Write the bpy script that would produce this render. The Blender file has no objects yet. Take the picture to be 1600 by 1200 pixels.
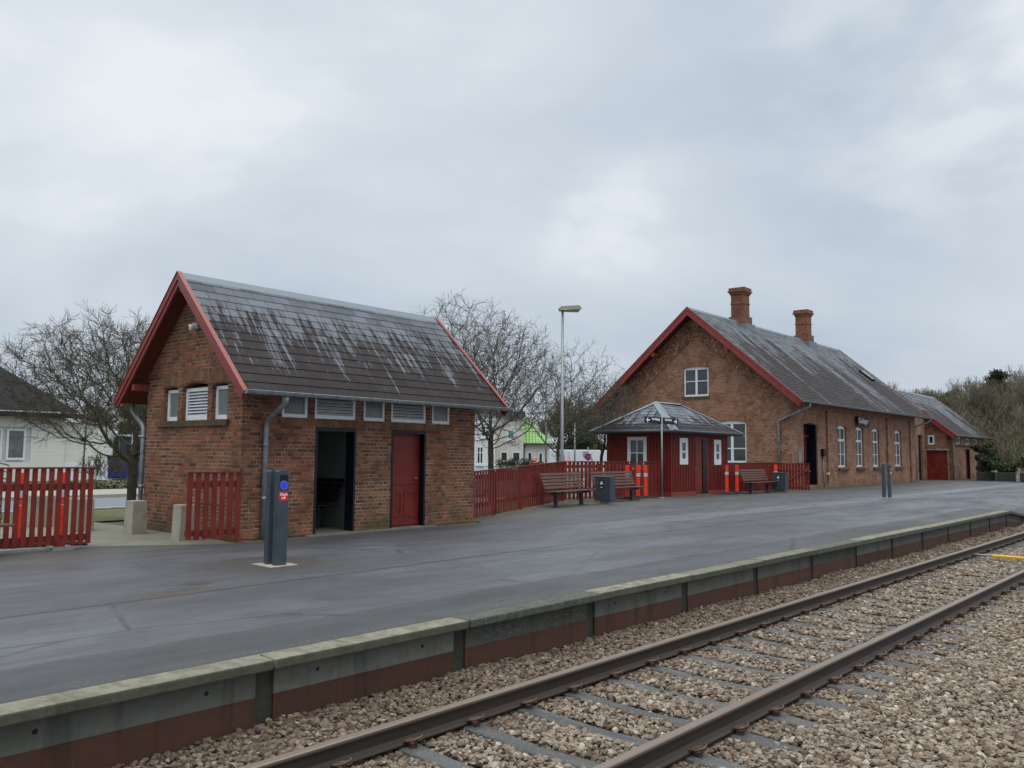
import bpy, bmesh, math, random
import numpy as np
from mathutils import Vector, Matrix
from mathutils.geometry import tessellate_polygon
R = math.radians
random.seed(7)
sc = bpy.context.scene
col = sc.collection

# ------------------------------------------------------------------ camera
F_PX, YAW, PITCH, ROLL = 1294.0, R(48.0), R(4.8), R(0.55)
CAM = Vector((0, 0, 1.49))
fwd = Vector((math.sin(YAW)*math.cos(PITCH), math.cos(YAW)*math.cos(PITCH), math.sin(PITCH)))
rt = Vector((math.cos(YAW), -math.sin(YAW), 0)); up = rt.cross(fwd)
r2 = rt*math.cos(ROLL)+up*math.sin(ROLL); u2 = -rt*math.sin(ROLL)+up*math.cos(ROLL)
cd = bpy.data.cameras.new('camera'); cam = bpy.data.objects.new('camera', cd); col.objects.link(cam)
cd.sensor_width = 36; cd.lens = F_PX/1600*36; cd.clip_start = .05; cd.clip_end = 2000
m = Matrix((r2, u2, -fwd)).transposed().to_4x4(); m.translation = CAM
cam.matrix_world = m
sc.camera = cam

# ------------------------------------------------------------------ world, sun, exposure
sc.view_settings.view_transform = 'Standard'; sc.view_settings.look = 'None'
sc.view_settings.exposure = 0.0; sc.view_settings.gamma = 1
sc.render.resolution_x = 1024; sc.render.resolution_y = 768
SUN_EL, SUN_AZ = R(58), R(215)
W = bpy.data.worlds.new('World'); sc.world = W; W.use_nodes = True


class NT:
    """small helper to write node trees"""
    def __init__(s, tree):
        s.t = tree; s.n = tree.nodes; s.l = tree.links
    def new(s, typ, **k):
        n = s.n.new(typ)
        for a, b in k.items(): setattr(n, a, b)
        return n
    def put(s, sock, v):
        if hasattr(v, 'node') or isinstance(v, bpy.types.NodeSocket): s.l.new(v, sock)
        elif isinstance(v, (tuple, list)):
            if sock.type == 'RGBA' and len(v) == 3: v = (*v, 1)
            sock.default_value = v
        else: sock.default_value = v
    def math(s, op, a, b=None, c=None, clamp=False):
        n = s.new('ShaderNodeMath', operation=op, use_clamp=clamp); s.put(n.inputs[0], a)
        if b is not None: s.put(n.inputs[1], b)
        if c is not None: s.put(n.inputs[2], c)
        return n.outputs[0]
    def mix(s, f, a, b, blend='MIX'):
        n = s.new('ShaderNodeMix', data_type='RGBA', blend_type=blend, clamp_factor=True)
        s.put(n.inputs[0], f); s.put(n.inputs[6], a); s.put(n.inputs[7], b); return n.outputs[2]
    def smooth(s, v, a, b):
        n = s.new('ShaderNodeMapRange', interpolation_type='SMOOTHSTEP'); s.put(n.inputs[0], v)
        s.put(n.inputs[1], a); s.put(n.inputs[2], b); return n.outputs[0]
    def lin(s, v, a, b, c=0., d=1.):
        n = s.new('ShaderNodeMapRange'); s.put(n.inputs[0], v)
        for i, q in enumerate((a, b, c, d)): n.inputs[i+1].default_value = q
        return n.outputs[0]
    def noise(s, vec, scale=5, detail=3, rough=.5, dim='3D', dist=0):
        n = s.new('ShaderNodeTexNoise', noise_dimensions=dim); s.put(n.inputs['Vector'], vec)
        n.inputs['Scale'].default_value = scale; n.inputs['Detail'].default_value = detail
        n.inputs['Roughness'].default_value = rough; n.inputs['Distortion'].default_value = dist
        return n.outputs['Fac']
    def voro(s, vec, scale=5, out='Distance', feature='F1'):
        n = s.new('ShaderNodeTexVoronoi', feature=feature); s.put(n.inputs['Vector'], vec); n.inputs['Scale'].default_value = scale
        return n.outputs[out]
    def xyz(s, v):
        n = s.new('ShaderNodeSeparateXYZ'); s.put(n.inputs[0], v); return n.outputs
    def comb(s, x=0., y=0., z=0.):
        n = s.new('ShaderNodeCombineXYZ'); s.put(n.inputs[0], x); s.put(n.inputs[1], y); s.put(n.inputs[2], z); return n.outputs[0]
    def ramp(s, v, stops):
        n = s.new('ShaderNodeValToRGB'); s.put(n.inputs[0], v); e = n.color_ramp.elements
        while len(e) < len(stops): e.new(.5)
        for i, (p, c) in enumerate(stops): e[i].position = p; e[i].color = (*c, 1)
        return n.outputs[0]
    def white(s, v):
        n = s.new('ShaderNodeTexWhiteNoise', noise_dimensions='2D'); s.put(n.inputs['Vector'], v); return n.outputs['Value']
    def bump(s, h, strength=.5, dist=.01, normal=None):
        n = s.new('ShaderNodeBump'); s.put(n.inputs['Height'], h); n.inputs['Strength'].default_value = strength
        n.inputs['Distance'].default_value = dist
        if normal is not None: s.put(n.inputs['Normal'], normal)
        return n.outputs[0]


w = NT(W.node_tree); w.n.clear()
sky = w.new('ShaderNodeTexSky', sky_type='NISHITA', sun_disc=False)
sky.sun_elevation = SUN_EL; sky.sun_rotation = SUN_AZ; sky.air_density = 2; sky.dust_density = 4
tc = w.new('ShaderNodeTexCoord').outputs['Generated']
X, Y, Z = w.xyz(tc)
# stretch the cloud deck towards the horizon
zz = w.math('ADD', w.math('MAXIMUM', Z, 0.), .42)
cv = w.comb(w.math('DIVIDE', X, zz), w.math('DIVIDE', Y, zz), w.math('MULTIPLY', Z, 1.5))
n1 = w.noise(cv, 1.0, 5, .50, dist=.5); n2 = w.noise(cv, 3.0, 4, .5)
cl = w.math('ADD', w.math('MULTIPLY', n1, .75), w.math('MULTIPLY', n2, .25))
def lobe(v, a, b):
    dn = w.new('ShaderNodeVectorMath', operation='DOT_PRODUCT'); w.put(dn.inputs[0], tc); dn.inputs[1].default_value = v
    return w.smooth(dn.outputs['Value'], a, b)
# a thin bright break in the deck, a heavier bank below it
cl = w.math('ADD', cl, w.math('MULTIPLY', w.math('MULTIPLY', lobe((0.882, 0.242, 0.405), .975, .999), w.smooth(n2, .42, .6)), .13))
cl = w.math('ADD', cl, w.math('MULTIPLY', w.math('MULTIPLY', lobe((0.766, 0.557, 0.32), .990, .9995), w.smooth(n2, .45, .6)), .06))
cl = w.math('SUBTRACT', cl, w.math('MULTIPLY', lobe((0.935, 0.249, 0.254), .95, .995), .055))
base = w.ramp(cl, [(.32, (.47, .545, .645)), (.42, (.55, .625, .715)), (.50, (.62, .69, .77)), (.57, (.68, .745, .815)), (.66, (.83, .875, .92))])
# overcast vault: brighter towards the zenith
vault = w.lin(w.smooth(Z, .54, .95), 0, 1, 1.0, 4.5)
warm = w.smooth(Z, .54, .8)
cloud = w.mix(1.0, base, w.comb(w.math('MULTIPLY', vault, w.lin(warm, 0, 1, 1., 1.05)), vault, w.math('MULTIPLY', vault, w.lin(warm, 0, 1, 1., .88))), 'MULTIPLY')
cloud10 = w.mix(1.0, cloud, (10., 10., 10.), 'MULTIPLY')
bg = w.new('ShaderNodeBackground'); bg.inputs[1].default_value = .1
w.put(bg.inputs[0], w.mix(.96, sky.outputs[0], cloud10))
wo = w.new('ShaderNodeOutputWorld'); w.l.new(bg.outputs[0], wo.inputs[0])
sl = bpy.data.lights.new('sun', 'SUN'); sl.energy = 0.5; sl.angle = R(40); sl.color = (1, .97, .93)
so = bpy.data.objects.new('sun', sl); col.objects.link(so)
so.rotation_euler = Vector((math.sin(SUN_AZ)*math.cos(SUN_EL), math.cos(SUN_AZ)*math.cos(SUN_EL), math.sin(SUN_EL))).to_track_quat('Z', 'Y').to_euler()
so.location = (0, 0, 30)

# ------------------------------------------------------------------ materials
MATS = {}
def newmat(name):
    mt = bpy.data.materials.new(name); mt.use_nodes = True; MATS[name] = mt
    t = NT(mt.node_tree); b = mt.node_tree.nodes['Principled BSDF']
    return mt, t, b
def uvn(t): return t.new('ShaderNodeUVMap').outputs[0]
def obj_co(t): return t.new('ShaderNodeTexCoord').outputs['Object']
def geo_pos(t): return t.new('ShaderNodeNewGeometry').outputs['Position']

def plain(name, c, rough=.6, var=.15, scale=6, bump=.0, spec=.32, metal=0., dirt=None, bscale=60):
    mt, t, b = newmat(name); p = geo_pos(t)
    n = t.noise(p, scale, 5, .6)
    f = t.lin(n, .3, .7, 1-var, 1+var)
    colr = t.mix(1., c, t.comb(f, f, f), 'MULTIPLY')
    if dirt:
        d = t.smooth(t.noise(p, dirt[1], 6, .65), .52, .68)
        colr = t.mix(t.math('MULTIPLY', d, dirt[2]), colr, dirt[0])
    t.put(b.inputs['Base Color'], colr)
    t.put(b.inputs['Roughness'], t.lin(n, .3, .7, max(.02, rough-.08), min(1, rough+.08)))
    b.inputs['Metallic'].default_value = metal; b.inputs['Specular IOR Level'].default_value = spec
    if bump: t.put(b.inputs['Normal'], t.bump(t.noise(p, bscale, 4, .6), bump, .004))
    return mt

def brick(name, cols, mortar, alt, algae=.5, mw=.0055, alt_at=(.5, .62), rgh=.85, CH=.067):
    mt, t, b = newmat(name); uv = uvn(t); p = geo_pos(t)
    wob = t.noise(p, 14, 2, .5); wob2 = t.noise(p, 9, 2, .5)
    u, v, _ = t.xyz(uv)
    u = t.math('ADD', u, t.math('MULTIPLY', t.math('SUBTRACT', wob, .5), .012))
    v = t.math('ADD', v, t.math('MULTIPLY', t.math('SUBTRACT', wob2, .5), .012))
    vr = t.math('DIVIDE', v, CH); row = t.math('FLOOR', vr); par = t.math('FLOORED_MODULO', row, 2.)
    wd = t.math('SUBTRACT', .24, t.math('MULTIPLY', par, .12))
    sh = t.math('ADD', t.math('MULTIPLY', par, .06), t.math('MULTIPLY', t.math('FLOORED_MODULO', t.math('FLOOR', t.math('DIVIDE', row, 2.)), 2.), .12))
    ur = t.math('DIVIDE', t.math('ADD', u, sh), wd); cell = t.math('FLOOR', ur)
    fu = t.math('MULTIPLY', t.math('FRACT', ur), wd); fv = t.math('MULTIPLY', t.math('FRACT', vr), CH)
    du = t.math('MINIMUM', fu, t.math('SUBTRACT', wd, fu)); dv = t.math('MINIMUM', fv, t.math('SUBTRACT', CH, fv))
    d = t.math('MINIMUM', du, dv)
    d = t.math('ADD', d, t.math('MULTIPLY', t.math('SUBTRACT', t.noise(p, 45, 3, .6), .5), .006))
    mask = t.smooth(d, mw-.002, mw+.003)
    rnd = t.white(t.comb(cell, row)); rnd2 = t.white(t.comb(t.math('ADD', cell, 31.7), row))
    k = len(cols)
    c1 = t.ramp(rnd, [((i+.5)/k, c) for i, c in enumerate(cols)])
    k = len(alt)
    c2 = t.ramp(rnd, [((i+.5)/k, c) for i, c in enumerate(alt)])
    big = t.smooth(t.math('ADD', t.noise(p, .55, 4, .6), t.math('MULTIPLY', t.math('SUBTRACT', rnd2, .5), .22)), *alt_at)
    c = t.mix(big, c1, c2)
    fine = t.lin(t.noise(p, 38, 4, .7), .25, .75, .68, 1.32)
    c = t.mix(1., c, t.comb(fine, fine, fine), 'MULTIPLY')
    soot = t.math('MULTIPLY', t.smooth(t.noise(p, 1.05, 5, .7), .52, .70), .5)
    c = t.mix(soot, c, t.mix(1., c, (.42, .45, .50), 'MULTIPLY'))
    mn = t.lin(t.noise(p, 3, 4, .6), .3, .7, .55, 1.15)
    mc = t.mix(1., mortar, t.comb(mn, mn, mn), 'MULTIPLY')
    # joints that have weathered out
    gone = t.smooth(t.noise(p, 1.7, 4, .6), .47, .58)
    mc = t.mix(t.math('MULTIPLY', gone, .7), mc, tuple(x*.22 for x in mortar))
    c = t.mix(mask, mc, c)
    z = t.xyz(p)[2]
    al = t.math('MULTIPLY', t.smooth(t.math('ADD', t.math('MULTIPLY', t.math('SUBTRACT', .75, z), .5), t.math('MULTIPLY', t.math('SUBTRACT', t.noise(p, 2.2, 5, .65), .5), 1.5)), .18, .55), algae)
    c = t.mix(al, c, t.mix(t.noise(p, 9, 3, .5), (.035, .035, .018), (.13, .115, .05)))
    t.put(b.inputs['Base Color'], c); b.inputs['Roughness'].default_value = rgh; b.inputs['Specular IOR Level'].default_value = .3
    h = t.math('ADD', mask, t.math('ADD', t.math('MULTIPLY', t.noise(p, 60, 4, .7), .5), t.math('MULTIPLY', rnd2, .35)))
    t.put(b.inputs['Normal'], t.bump(h, .8, .007))
    return mt

def slate(name, dark, dark2, light, tw, th, top, total, amount=.5, su=3.2, sv=.45, band=.0):
    """v runs down the slope from the ridge"""
    mt, t, b = newmat(name); uv = uvn(t); p = geo_pos(t)
    u, v, _ = t.xyz(uv)
    row = t.math('FLOOR', t.math('DIVIDE', v, th))
    us = t.math('DIVIDE', t.math('ADD', u, t.math('MULTIPLY', t.math('FLOORED_MODULO', row, 2.), tw/2)), tw)
    cell = t.math('FLOOR', us); fu = t.math('MULTIPLY', t.math('FRACT', us), tw)
    joint = t.smooth(t.math('MINIMUM', fu, t.math('SUBTRACT', tw, fu)), .002, .006)
    rnd = t.white(t.comb(cell, row)); rnd2 = t.white(t.comb(t.math('ADD', cell, 17.3), row))
    uu = t.math('ADD', u, t.math('MULTIPLY', v, .12))
    st = t.noise(t.comb(t.math('MULTIPLY', uu, su), t.math('MULTIPLY', v, sv), t.math('MULTIPLY', rnd2, .10)), 1.6, 6, .70)
    fine = t.noise(t.comb(t.math('MULTIPLY', u, 30.), t.math('MULTIPLY', v, 1.6), rnd), 1.0, 4, .75)
    bandn = t.noise(t.comb(t.math('MULTIPLY', uu, .32), t.math('MULTIPLY', v, .06), 3.), 1.0, 3, .5)
    s = t.math('ADD', t.math('ADD', st, t.math('MULTIPLY', t.math('SUBTRACT', fine, .5), .30)), t.math('MULTIPLY', t.math('SUBTRACT', bandn, .5), band))
    s = t.math('ADD', s, t.math('MULTIPLY', t.math('SUBTRACT', rnd, .5), .05))
    # washed nearly clean by the ridge, darker with growth towards the eaves
    q_ = t.lin(v, top*.6, total*.98, .15, -.13)
    lf = t.smooth(t.math('ADD', s, q_), .63-amount*.16, .70-amount*.16)
    topf = t.smooth(t.math('ADD', v, t.math('MULTIPLY', t.math('SUBTRACT', st, .5), 1.6)), top+.2, top-.2)
    dk = t.mix(t.noise(p, 1.3, 4, .6), dark, dark2)
    c = t.mix(t.math('MULTIPLY', lf, .8), dk, light)
    ltop = t.mix(rnd, tuple(x*.55 for x in light), tuple(x*.8 for x in light))
    c = t.mix(topf, c, ltop)
    tv = t.lin(rnd, 0, 1, .82, 1.15)
    c = t.mix(1., c, t.comb(tv, tv, tv), 'MULTIPLY')
    c = t.mix(joint, (.012, .012, .012), c)
    t.put(b.inputs['Base Color'], c)
    t.put(b.inputs['Roughness'], t.lin(t.noise(p, 2.5, 4, .6), .3, .7, .55, .72)); b.inputs['Specular IOR Level'].default_value = .16
    t.put(b.inputs['Normal'], t.bump(t.math('ADD', t.math('MULTIPLY', t.noise(p, 30, 4, .6), .4), t.math('ADD', joint, t.math('MULTIPLY', rnd, .4))), .45, .006))
    return mt

M = {}
M['brick_red'] = brick('weathered red brick', [(.12, .046, .030), (.25, .088, .047), (.19, .064, .036), (.31, .115, .060), (.065, .034, .028), (.225, .075, .040)],
                       (.34, .28, .20), [(.125, .055, .035), (.23, .105, .052), (.075, .042, .034), (.29, .14, .07), (.19, .08, .043)], .75)
M['brick_arch'] = brick('brown soldier brick', [(.19, .085, .045), (.13, .06, .035), (.24, .105, .055)], (.20, .155, .11), [(.10, .055, .032), (.20, .10, .05)], .2)
M['brick_moss'] = brick('mossy sill brick', [(.10, .06, .035), (.07, .05, .03), (.13, .075, .04)], (.13, .12, .07), [(.06, .06, .025), (.10, .09, .04)], .3)
M['brick_brown'] = brick('brown brick', [(.275, .112, .064), (.345, .153, .086), (.20, .080, .050), (.41, .205, .120), (.12, .055, .040), (.30, .118, .066)],
                         (.40, .32, .24), [(.285, .108, .060), (.33, .135, .076), (.20, .080, .050), (.30, .120, .068)], .5, mw=.0075, alt_at=(.5, .6))
M['brick_brown_arch'] = brick('brown yellow soldier brick', [(.30, .118, .066), (.21, .08, .050), (.38, .165, .094)], (.38, .29, .21), [(.31, .12, .066), (.21, .085, .052)], .0, mw=.0065)
M['brick_hatch'] = brick('diagonal corbelled brick', [(.36, .18, .105), (.25, .115, .07), (.46, .25, .15)], (.06, .034, .024), [(.34, .16, .095), (.16, .08, .05)], .0, mw=.012, CH=.115)
M['brick_chimney'] = brick('red chimney brick', [(.22, .080, .048), (.16, .060, .040), (.27, .11, .066)], (.22, .15, .11), [(.20, .075, .045), (.13, .05, .035)], .0, mw=.006)
M['slate_near'] = slate('streaked eternit slates', (.015, .0098, .0105), (.028, .0185, .0195), (.150, .162, .188), .40, .226, .62, 3.3, .62, 6.5, .42)
M['slate_main'] = slate('banded eternit slates', (.024, .0175, .0175), (.042, .031, .031), (.155, .168, .19), .40, .24, 1.3, 7.2, .62, 2.2, .12, .9)
M['slate_shed'] = slate('patchy shed slates', (.022, .017, .019), (.042, .034, .037), (.18, .195, .225), .40, .24, .5, 2.4, .75, 3.2, .7)
M['red'] = plain('deep red paint', (.165, .0185, .0118), .5, .28, 3, .25, dirt=((.085, .015, .010), 5, .5), bscale=35)
M['red_barge'] = plain('faded red gloss paint', (.235, .042, .036), .35, .14, 4, .1, dirt=((.17, .04, .034), 3, .5))
M['red_dark'] = plain('dark red soffit boards', (.12, .032, .02), .6, .25, 8, .3)
M['navy'] = plain('blue black paint', (.005, .007, .013), .45, .2, 4, .1, spec=.3)
M['white'] = plain('white window paint', (.74, .76, .78), .4, .06, 5, dirt=((.45, .46, .42), 9, .35))
M['slat'] = plain('white louvre paint', (.62, .64, .66), .45, .06, 5, dirt=((.36, .37, .36), 7, .4))
M['zinc'] = plain('weathered zinc', (.24, .265, .275), .42, .22, 7, .1, metal=.35, dirt=((.12, .13, .14), 8, .7))
M['zinc_ridge'] = plain('zinc ridge sheet', (.17, .195, .225), .5, .12, 3, .05, metal=.25)
M['galv'] = plain('galvanised steel', (.27, .285, .29), .45, .15, 12, .05, metal=.5, dirt=((.17, .17, .16), 10, .5))
M['anthracite'] = plain('anthracite powder coat', (.048, .062, .078), .42, .14, 5, .08, dirt=((.085, .095, .10), 12, .4))
M['bin'] = plain('slate blue coated steel', (.045, .055, .072), .5, .14, 6, .08)
M['black'] = plain('black plastic', (.012, .012, .014), .5, .2, 6)
M['plaster'] = plain('dull white plaster', (.27, .28, .27), .8, .12, 2, .2, dirt=((.2, .2, .17), 3, .6))
M['floor'] = plain('concrete floor', (.16, .15, .13), .8, .2, 3, .2)
M['slat_wood'] = plain('stained brown bench slats', (.105, .056, .043), .55, .3, 9, .3, dirt=((.085, .055, .045), 6, .6))
M['orange'] = plain('orange marker plastic', (.80, .05, .016), .5, .06, 4, dirt=((.55, .05, .03), 6, .4))
M['reflect'] = plain('grey reflective tape', (.50, .50, .52), .35, .08, 10)
M['rubber'] = plain('worn black rubber', (.045, .047, .05), .75, .3, 6, .4)
M['precast'] = plain('pale cast concrete', (.33, .31, .255), .85, .14, 3, .3, dirt=((.17, .16, .11), 5, .6))
M['whitewall'] = plain('limewashed brick', (.60, .58, .52), .8, .07, 1.2, .1, dirt=((.45, .43, .38), 1.5, .5))
M['render'] = plain('white rendered wall', (.70, .73, .78), .8, .05, .5)
M['cream'] = plain('cream rendered wall', (.60, .59, .54), .8, .05, .5)
M['dark_roof'] = plain('black roof sheets', (.012, .013, .018), .7, .2, 1.5, .1, spec=.15)
M['sky_text'] = plain('white sign lettering', (.85, .86, .88), .4, .02, 5)
M['sign_navy'] = plain('navy enamel sign', (.006, .010, .030), .5, .1, 6, spec=.25)
M['sign_red'] = plain('red sticker', (.68, .018, .025), .4, .04, 5)
M['grey_text'] = plain('grey lettering', (.22, .23, .25), .5, .05, 5)
M['pink'] = plain('salmon pink cloth', (.70, .28, .27), .6, .1, 8)
M['yellow'] = plain('yellow fibreglass', (.75, .42, .03), .5, .1, 8, .1)
M['sand'] = plain('dry sand', (.33, .27, .18), .9, .2, 3, .5, bscale=15)
M['bark'] = plain('grey olive bark', (.062, .056, .038), .9, .35, 6, .8, dirt=((.10, .105, .055), 3, .7), bscale=40)
M['twig'] = plain('lichened twigs', (.088, .077, .055), .9, .25, 3, dirt=((.13, .125, .075), 1.2, .6))
M['twig_far'] = plain('bare brown twigs', (.185, .162, .112), .9, .2, .3, dirt=((.23, .21, .15), .25, .7))
M['twig_pale'] = plain('pale bare twigs', (.26, .24, .19), .9, .2, .3)
M['green_dark'] = plain('dark evergreen foliage', (.045, .06, .028), .8, .4, 1.5, dirt=((.055, .07, .03), 1.0, .6))
M['green_olive'] = plain('olive evergreen foliage', (.105, .12, .055), .8, .4, .8, dirt=((.14, .15, .07), .8, .6))
M['thicket'] = plain('brown olive thicket', (.135, .122, .078), .9, .35, .25, dirt=((.17, .15, .10), .3, .7))
M['hedge'] = plain('dark hedge leaves', (.026, .042, .018), .7, .4, 3)
M['carpaint'] = plain('silver car paint', (.32, .34, .36), .25, .05, 2, metal=.6)
M['blue'] = plain('dark blue plastic', (.02, .03, .16), .5, .15, 3)
M['purple'] = plain('blue sign face', (.10, .03, .20), .4, .08, 8)
M['signring'] = plain('red sign ring', (.55, .09, .14), .4, .08, 8)

def glassmat(name, c, rough=.06, spec=.6):
    mt, t, b = newmat(name); p = geo_pos(t)
    n = t.noise(p, 1.6, 3, .5); f = t.lin(n, .3, .7, .65, 1.4)
    t.put(b.inputs['Base Color'], t.mix(1., c, t.comb(f, f, f), 'MULTIPLY'))
    b.inputs['Roughness'].default_value = rough; b.inputs['Specular IOR Level'].default_value = spec
    t.put(b.inputs['Normal'], t.bump(t.noise(p, 2.2, 2, .5), .05, .05))
    return mt
M['glass'] = glassmat('dark window glass', (.03, .035, .042))
M['glass_curtain'] = glassmat('curtained window glass', (.12, .125, .12), .12)
M['glass_frost'] = glassmat('frosted glass', (.13, .15, .15), .3)
M['glass_teal'] = glassmat('teal reflecting glass', (.13, .26, .24), .2)

mt, t, b = newmat('blue reader light'); M['reader'] = mt
d = t.noise(geo_pos(t), 20, 2)
b.inputs['Base Color'].default_value = (.01, .03, .6, 1); b.inputs['Emission Color'].default_value = (.008, .03, .75, 1)
b.inputs['Emission Strength'].default_value = .35; b.inputs['Roughness'].default_value = .25
mt, t, b = newmat('blue reader ring'); M['ring'] = mt
t.put(b.inputs['Base Color'], t.mix(t.noise(geo_pos(t), 20, 2), (.05, .08, .45), (.08, .12, .5))); b.inputs['Roughness'].default_value = .25

# green glazed roof
mt, t, b = newmat('green glazed pantiles'); M['green_tile'] = mt
u, v, _ = t.xyz(uvn(t)); g = t.math('SINE', t.math('MULTIPLY', u, 2*math.pi/.3)); rowl = t.smooth(t.math('FRACT', t.math('DIVIDE', v, .36)), .0, .25)
t.put(b.inputs['Base Color'], t.mix(rowl, (.07, .17, .03), t.mix(t.noise(geo_pos(t), 1.5, 3), (.15, .33, .06), (.25, .44, .12))))
t.put(b.inputs['Normal'], t.bump(g, .6, .05)); b.inputs['Roughness'].default_value = .3

# white wall with clinker coursing (far building)
mt, t, b = newmat('limewashed block wall'); M['limewash'] = mt
u, v, _ = t.xyz(uvn(t)); p = geo_pos(t)
cr = t.smooth(t.math('FRACT', t.math('DIVIDE', v, .2)), 0., .12)
c = t.mix(t.noise(t.comb(t.math('MULTIPLY', u, .4), t.math('MULTIPLY', v, 3.), 0.), 1.3, 4, .6), (.64, .64, .60), (.76, .76, .72))
t.put(b.inputs['Base Color'], t.mix(cr, (.58, .58, .54), c)); b.inputs['Roughness'].default_value = .8

# asphalt
mt, t, b = newmat('damp asphalt'); M['asphalt'] = mt; p = geo_pos(t); x, y, z = t.xyz(p)
st = t.noise(t.comb(t.math('MULTIPLY', x, .20), t.math('MULTIPLY', y, .62), 0.), 1.3, 9, .68)
st2 = t.noise(t.comb(t.math('MULTIPLY', x, .7), t.math('MULTIPLY', y, 1.2), 4.), 1.6, 8, .70)
c = t.mix(t.smooth(st, .35, .68), (.046, .047, .055), (.105, .107, .122))
c = t.mix(t.math('MULTIPLY', t.smooth(st2, .52, .72), .55), c, (.050, .050, .056))
sp = t.lin(t.math('ADD', t.math('MULTIPLY', t.noise(p, 150, 3, .8), .6), t.math('MULTIPLY', t.noise(p, 34, 5, .8), .4)), .25, .75, .45, 1.55)
c = t.mix(.85, c, t.mix(1., c, t.comb(sp, sp, sp), 'MULTIPLY'))
gr = t.smooth(t.voro(p, 95), .20, .10)
c = t.mix(t.math('MULTIPLY', gr, t.smooth(t.white(t.comb(t.math('FLOOR', t.math('MULTIPLY', x, 90.)), t.math('FLOOR', t.math('MULTIPLY', y, 90.)))), .80, .9)), c, (.22, .22, .22))
wv = t.math('MULTIPLY', t.math('SUBTRACT', t.noise(t.comb(t.math('MULTIPLY', x, .8), 0., 0.), 1.2, 5, .6), .5), .16)
# strip relaid along the platform edge
ed = t.smooth(t.math('ADD', y, t.math('ADD', t.math('MULTIPLY', wv, 2.2), t.math('MULTIPLY', t.math('SUBTRACT', t.noise(p, 9, 4, .7), .5), .12))), 6.44, 6.36)
c = t.mix(t.math('MULTIPLY', ed, .62), c, (.036, .037, .038))
edl = t.math('MULTIPLY', t.smooth(t.math('ABSOLUTE', t.math('SUBTRACT', t.math('ADD', y, t.math('MULTIPLY', wv, 2.2)), 6.40)), .05, .02), .35)
c = t.mix(edl, c, (.10, .088, .072))
# the long joint between two laid strips
sy = t.math('ADD', t.math('ADD', 8.24, t.math('MULTIPLY', x, .03)), t.math('MULTIPLY', wv, .22))
jl = t.smooth(t.math('ABSOLUTE', t.math('SUBTRACT', y, sy)), .042, .016)
jl = t.math('MULTIPLY', jl, t.smooth(t.noise(t.comb(x, 9., 0.), .9, 3), .25, .42))
far_side = t.smooth(y, t.math('SUBTRACT', sy, .02), t.math('ADD', sy, .02))
c = t.mix(t.math('MULTIPLY', far_side, .12), c, (.045, .046, .050))
c = t.mix(t.math('MULTIPLY', jl, .85), c, (.014, .014, .015))
# broad smooth light band further down
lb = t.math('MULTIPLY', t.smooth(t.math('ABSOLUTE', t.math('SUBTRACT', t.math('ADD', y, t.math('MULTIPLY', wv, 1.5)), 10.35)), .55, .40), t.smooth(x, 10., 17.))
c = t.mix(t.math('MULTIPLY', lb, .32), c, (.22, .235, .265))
# dirty zone in front of the buildings
dz = t.smooth(t.math('ADD', y, t.math('MULTIPLY', t.math('SUBTRACT', st2, .5), 4.)), t.math('ADD', 11.6, t.math('MULTIPLY', t.smooth(x, 12., 24.), 1.9)), t.math('ADD', 12.9, t.math('MULTIPLY', t.smooth(x, 12., 24.), 1.9)))
c = t.mix(t.math('MULTIPLY', dz, .65), c, (.075, .070, .058))
br = t.math('MULTIPLY', t.smooth(t.noise(t.comb(t.math('MULTIPLY', x, .35), y, 7.), .9, 5, .7), .58, .66), .7)
c = t.mix(br, c, (.07, .055, .045))
# patch around the reader
px = t.math('SUBTRACT', x, 6.1); py = t.math('SUBTRACT', y, 9.9)
rr = t.math('ADD', t.math('ADD', t.math('MULTIPLY', px, px), t.math('MULTIPLY', t.math('MULTIPLY', py, py), 1.2)), t.math('MULTIPLY', t.math('SUBTRACT', st2, .5), 1.2))
c = t.mix(t.math('MULTIPLY', t.smooth(rr, .80, .55), .62), c, (.050, .040, .034))
# hand sized dark drips and pale spots
dsp = t.smooth(t.noise(t.comb(x, t.math('MULTIPLY', y, 1.), 2.), 3.1, 6, .75), .64, .72)
c = t.mix(t.math('MULTIPLY', dsp, .4), c, (.032, .032, .034))
dsp2 = t.smooth(t.noise(t.comb(x, y, 11.), 5.5, 6, .8), .68, .76)
c = t.mix(t.math('MULTIPLY', dsp2, .35), c, (.17, .17, .17))
# shallow rectangular repairs
rp = t.math('MULTIPLY', t.math('MULTIPLY', t.smooth(t.math('ABSOLUTE', t.math('SUBTRACT', t.math('ADD', x, t.math('MULTIPLY', y, .9)), 23.2)), 1.9, 1.86), t.smooth(t.math('ABSOLUTE', t.math('SUBTRACT', y, 7.6)), .95, .93)), .45)
c = t.mix(rp, c, (.050, .051, .055))
bk_ = t.smooth(y, 5.575, 5.558); c = t.mix(bk_, c, (.02, .02, .018))
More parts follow.
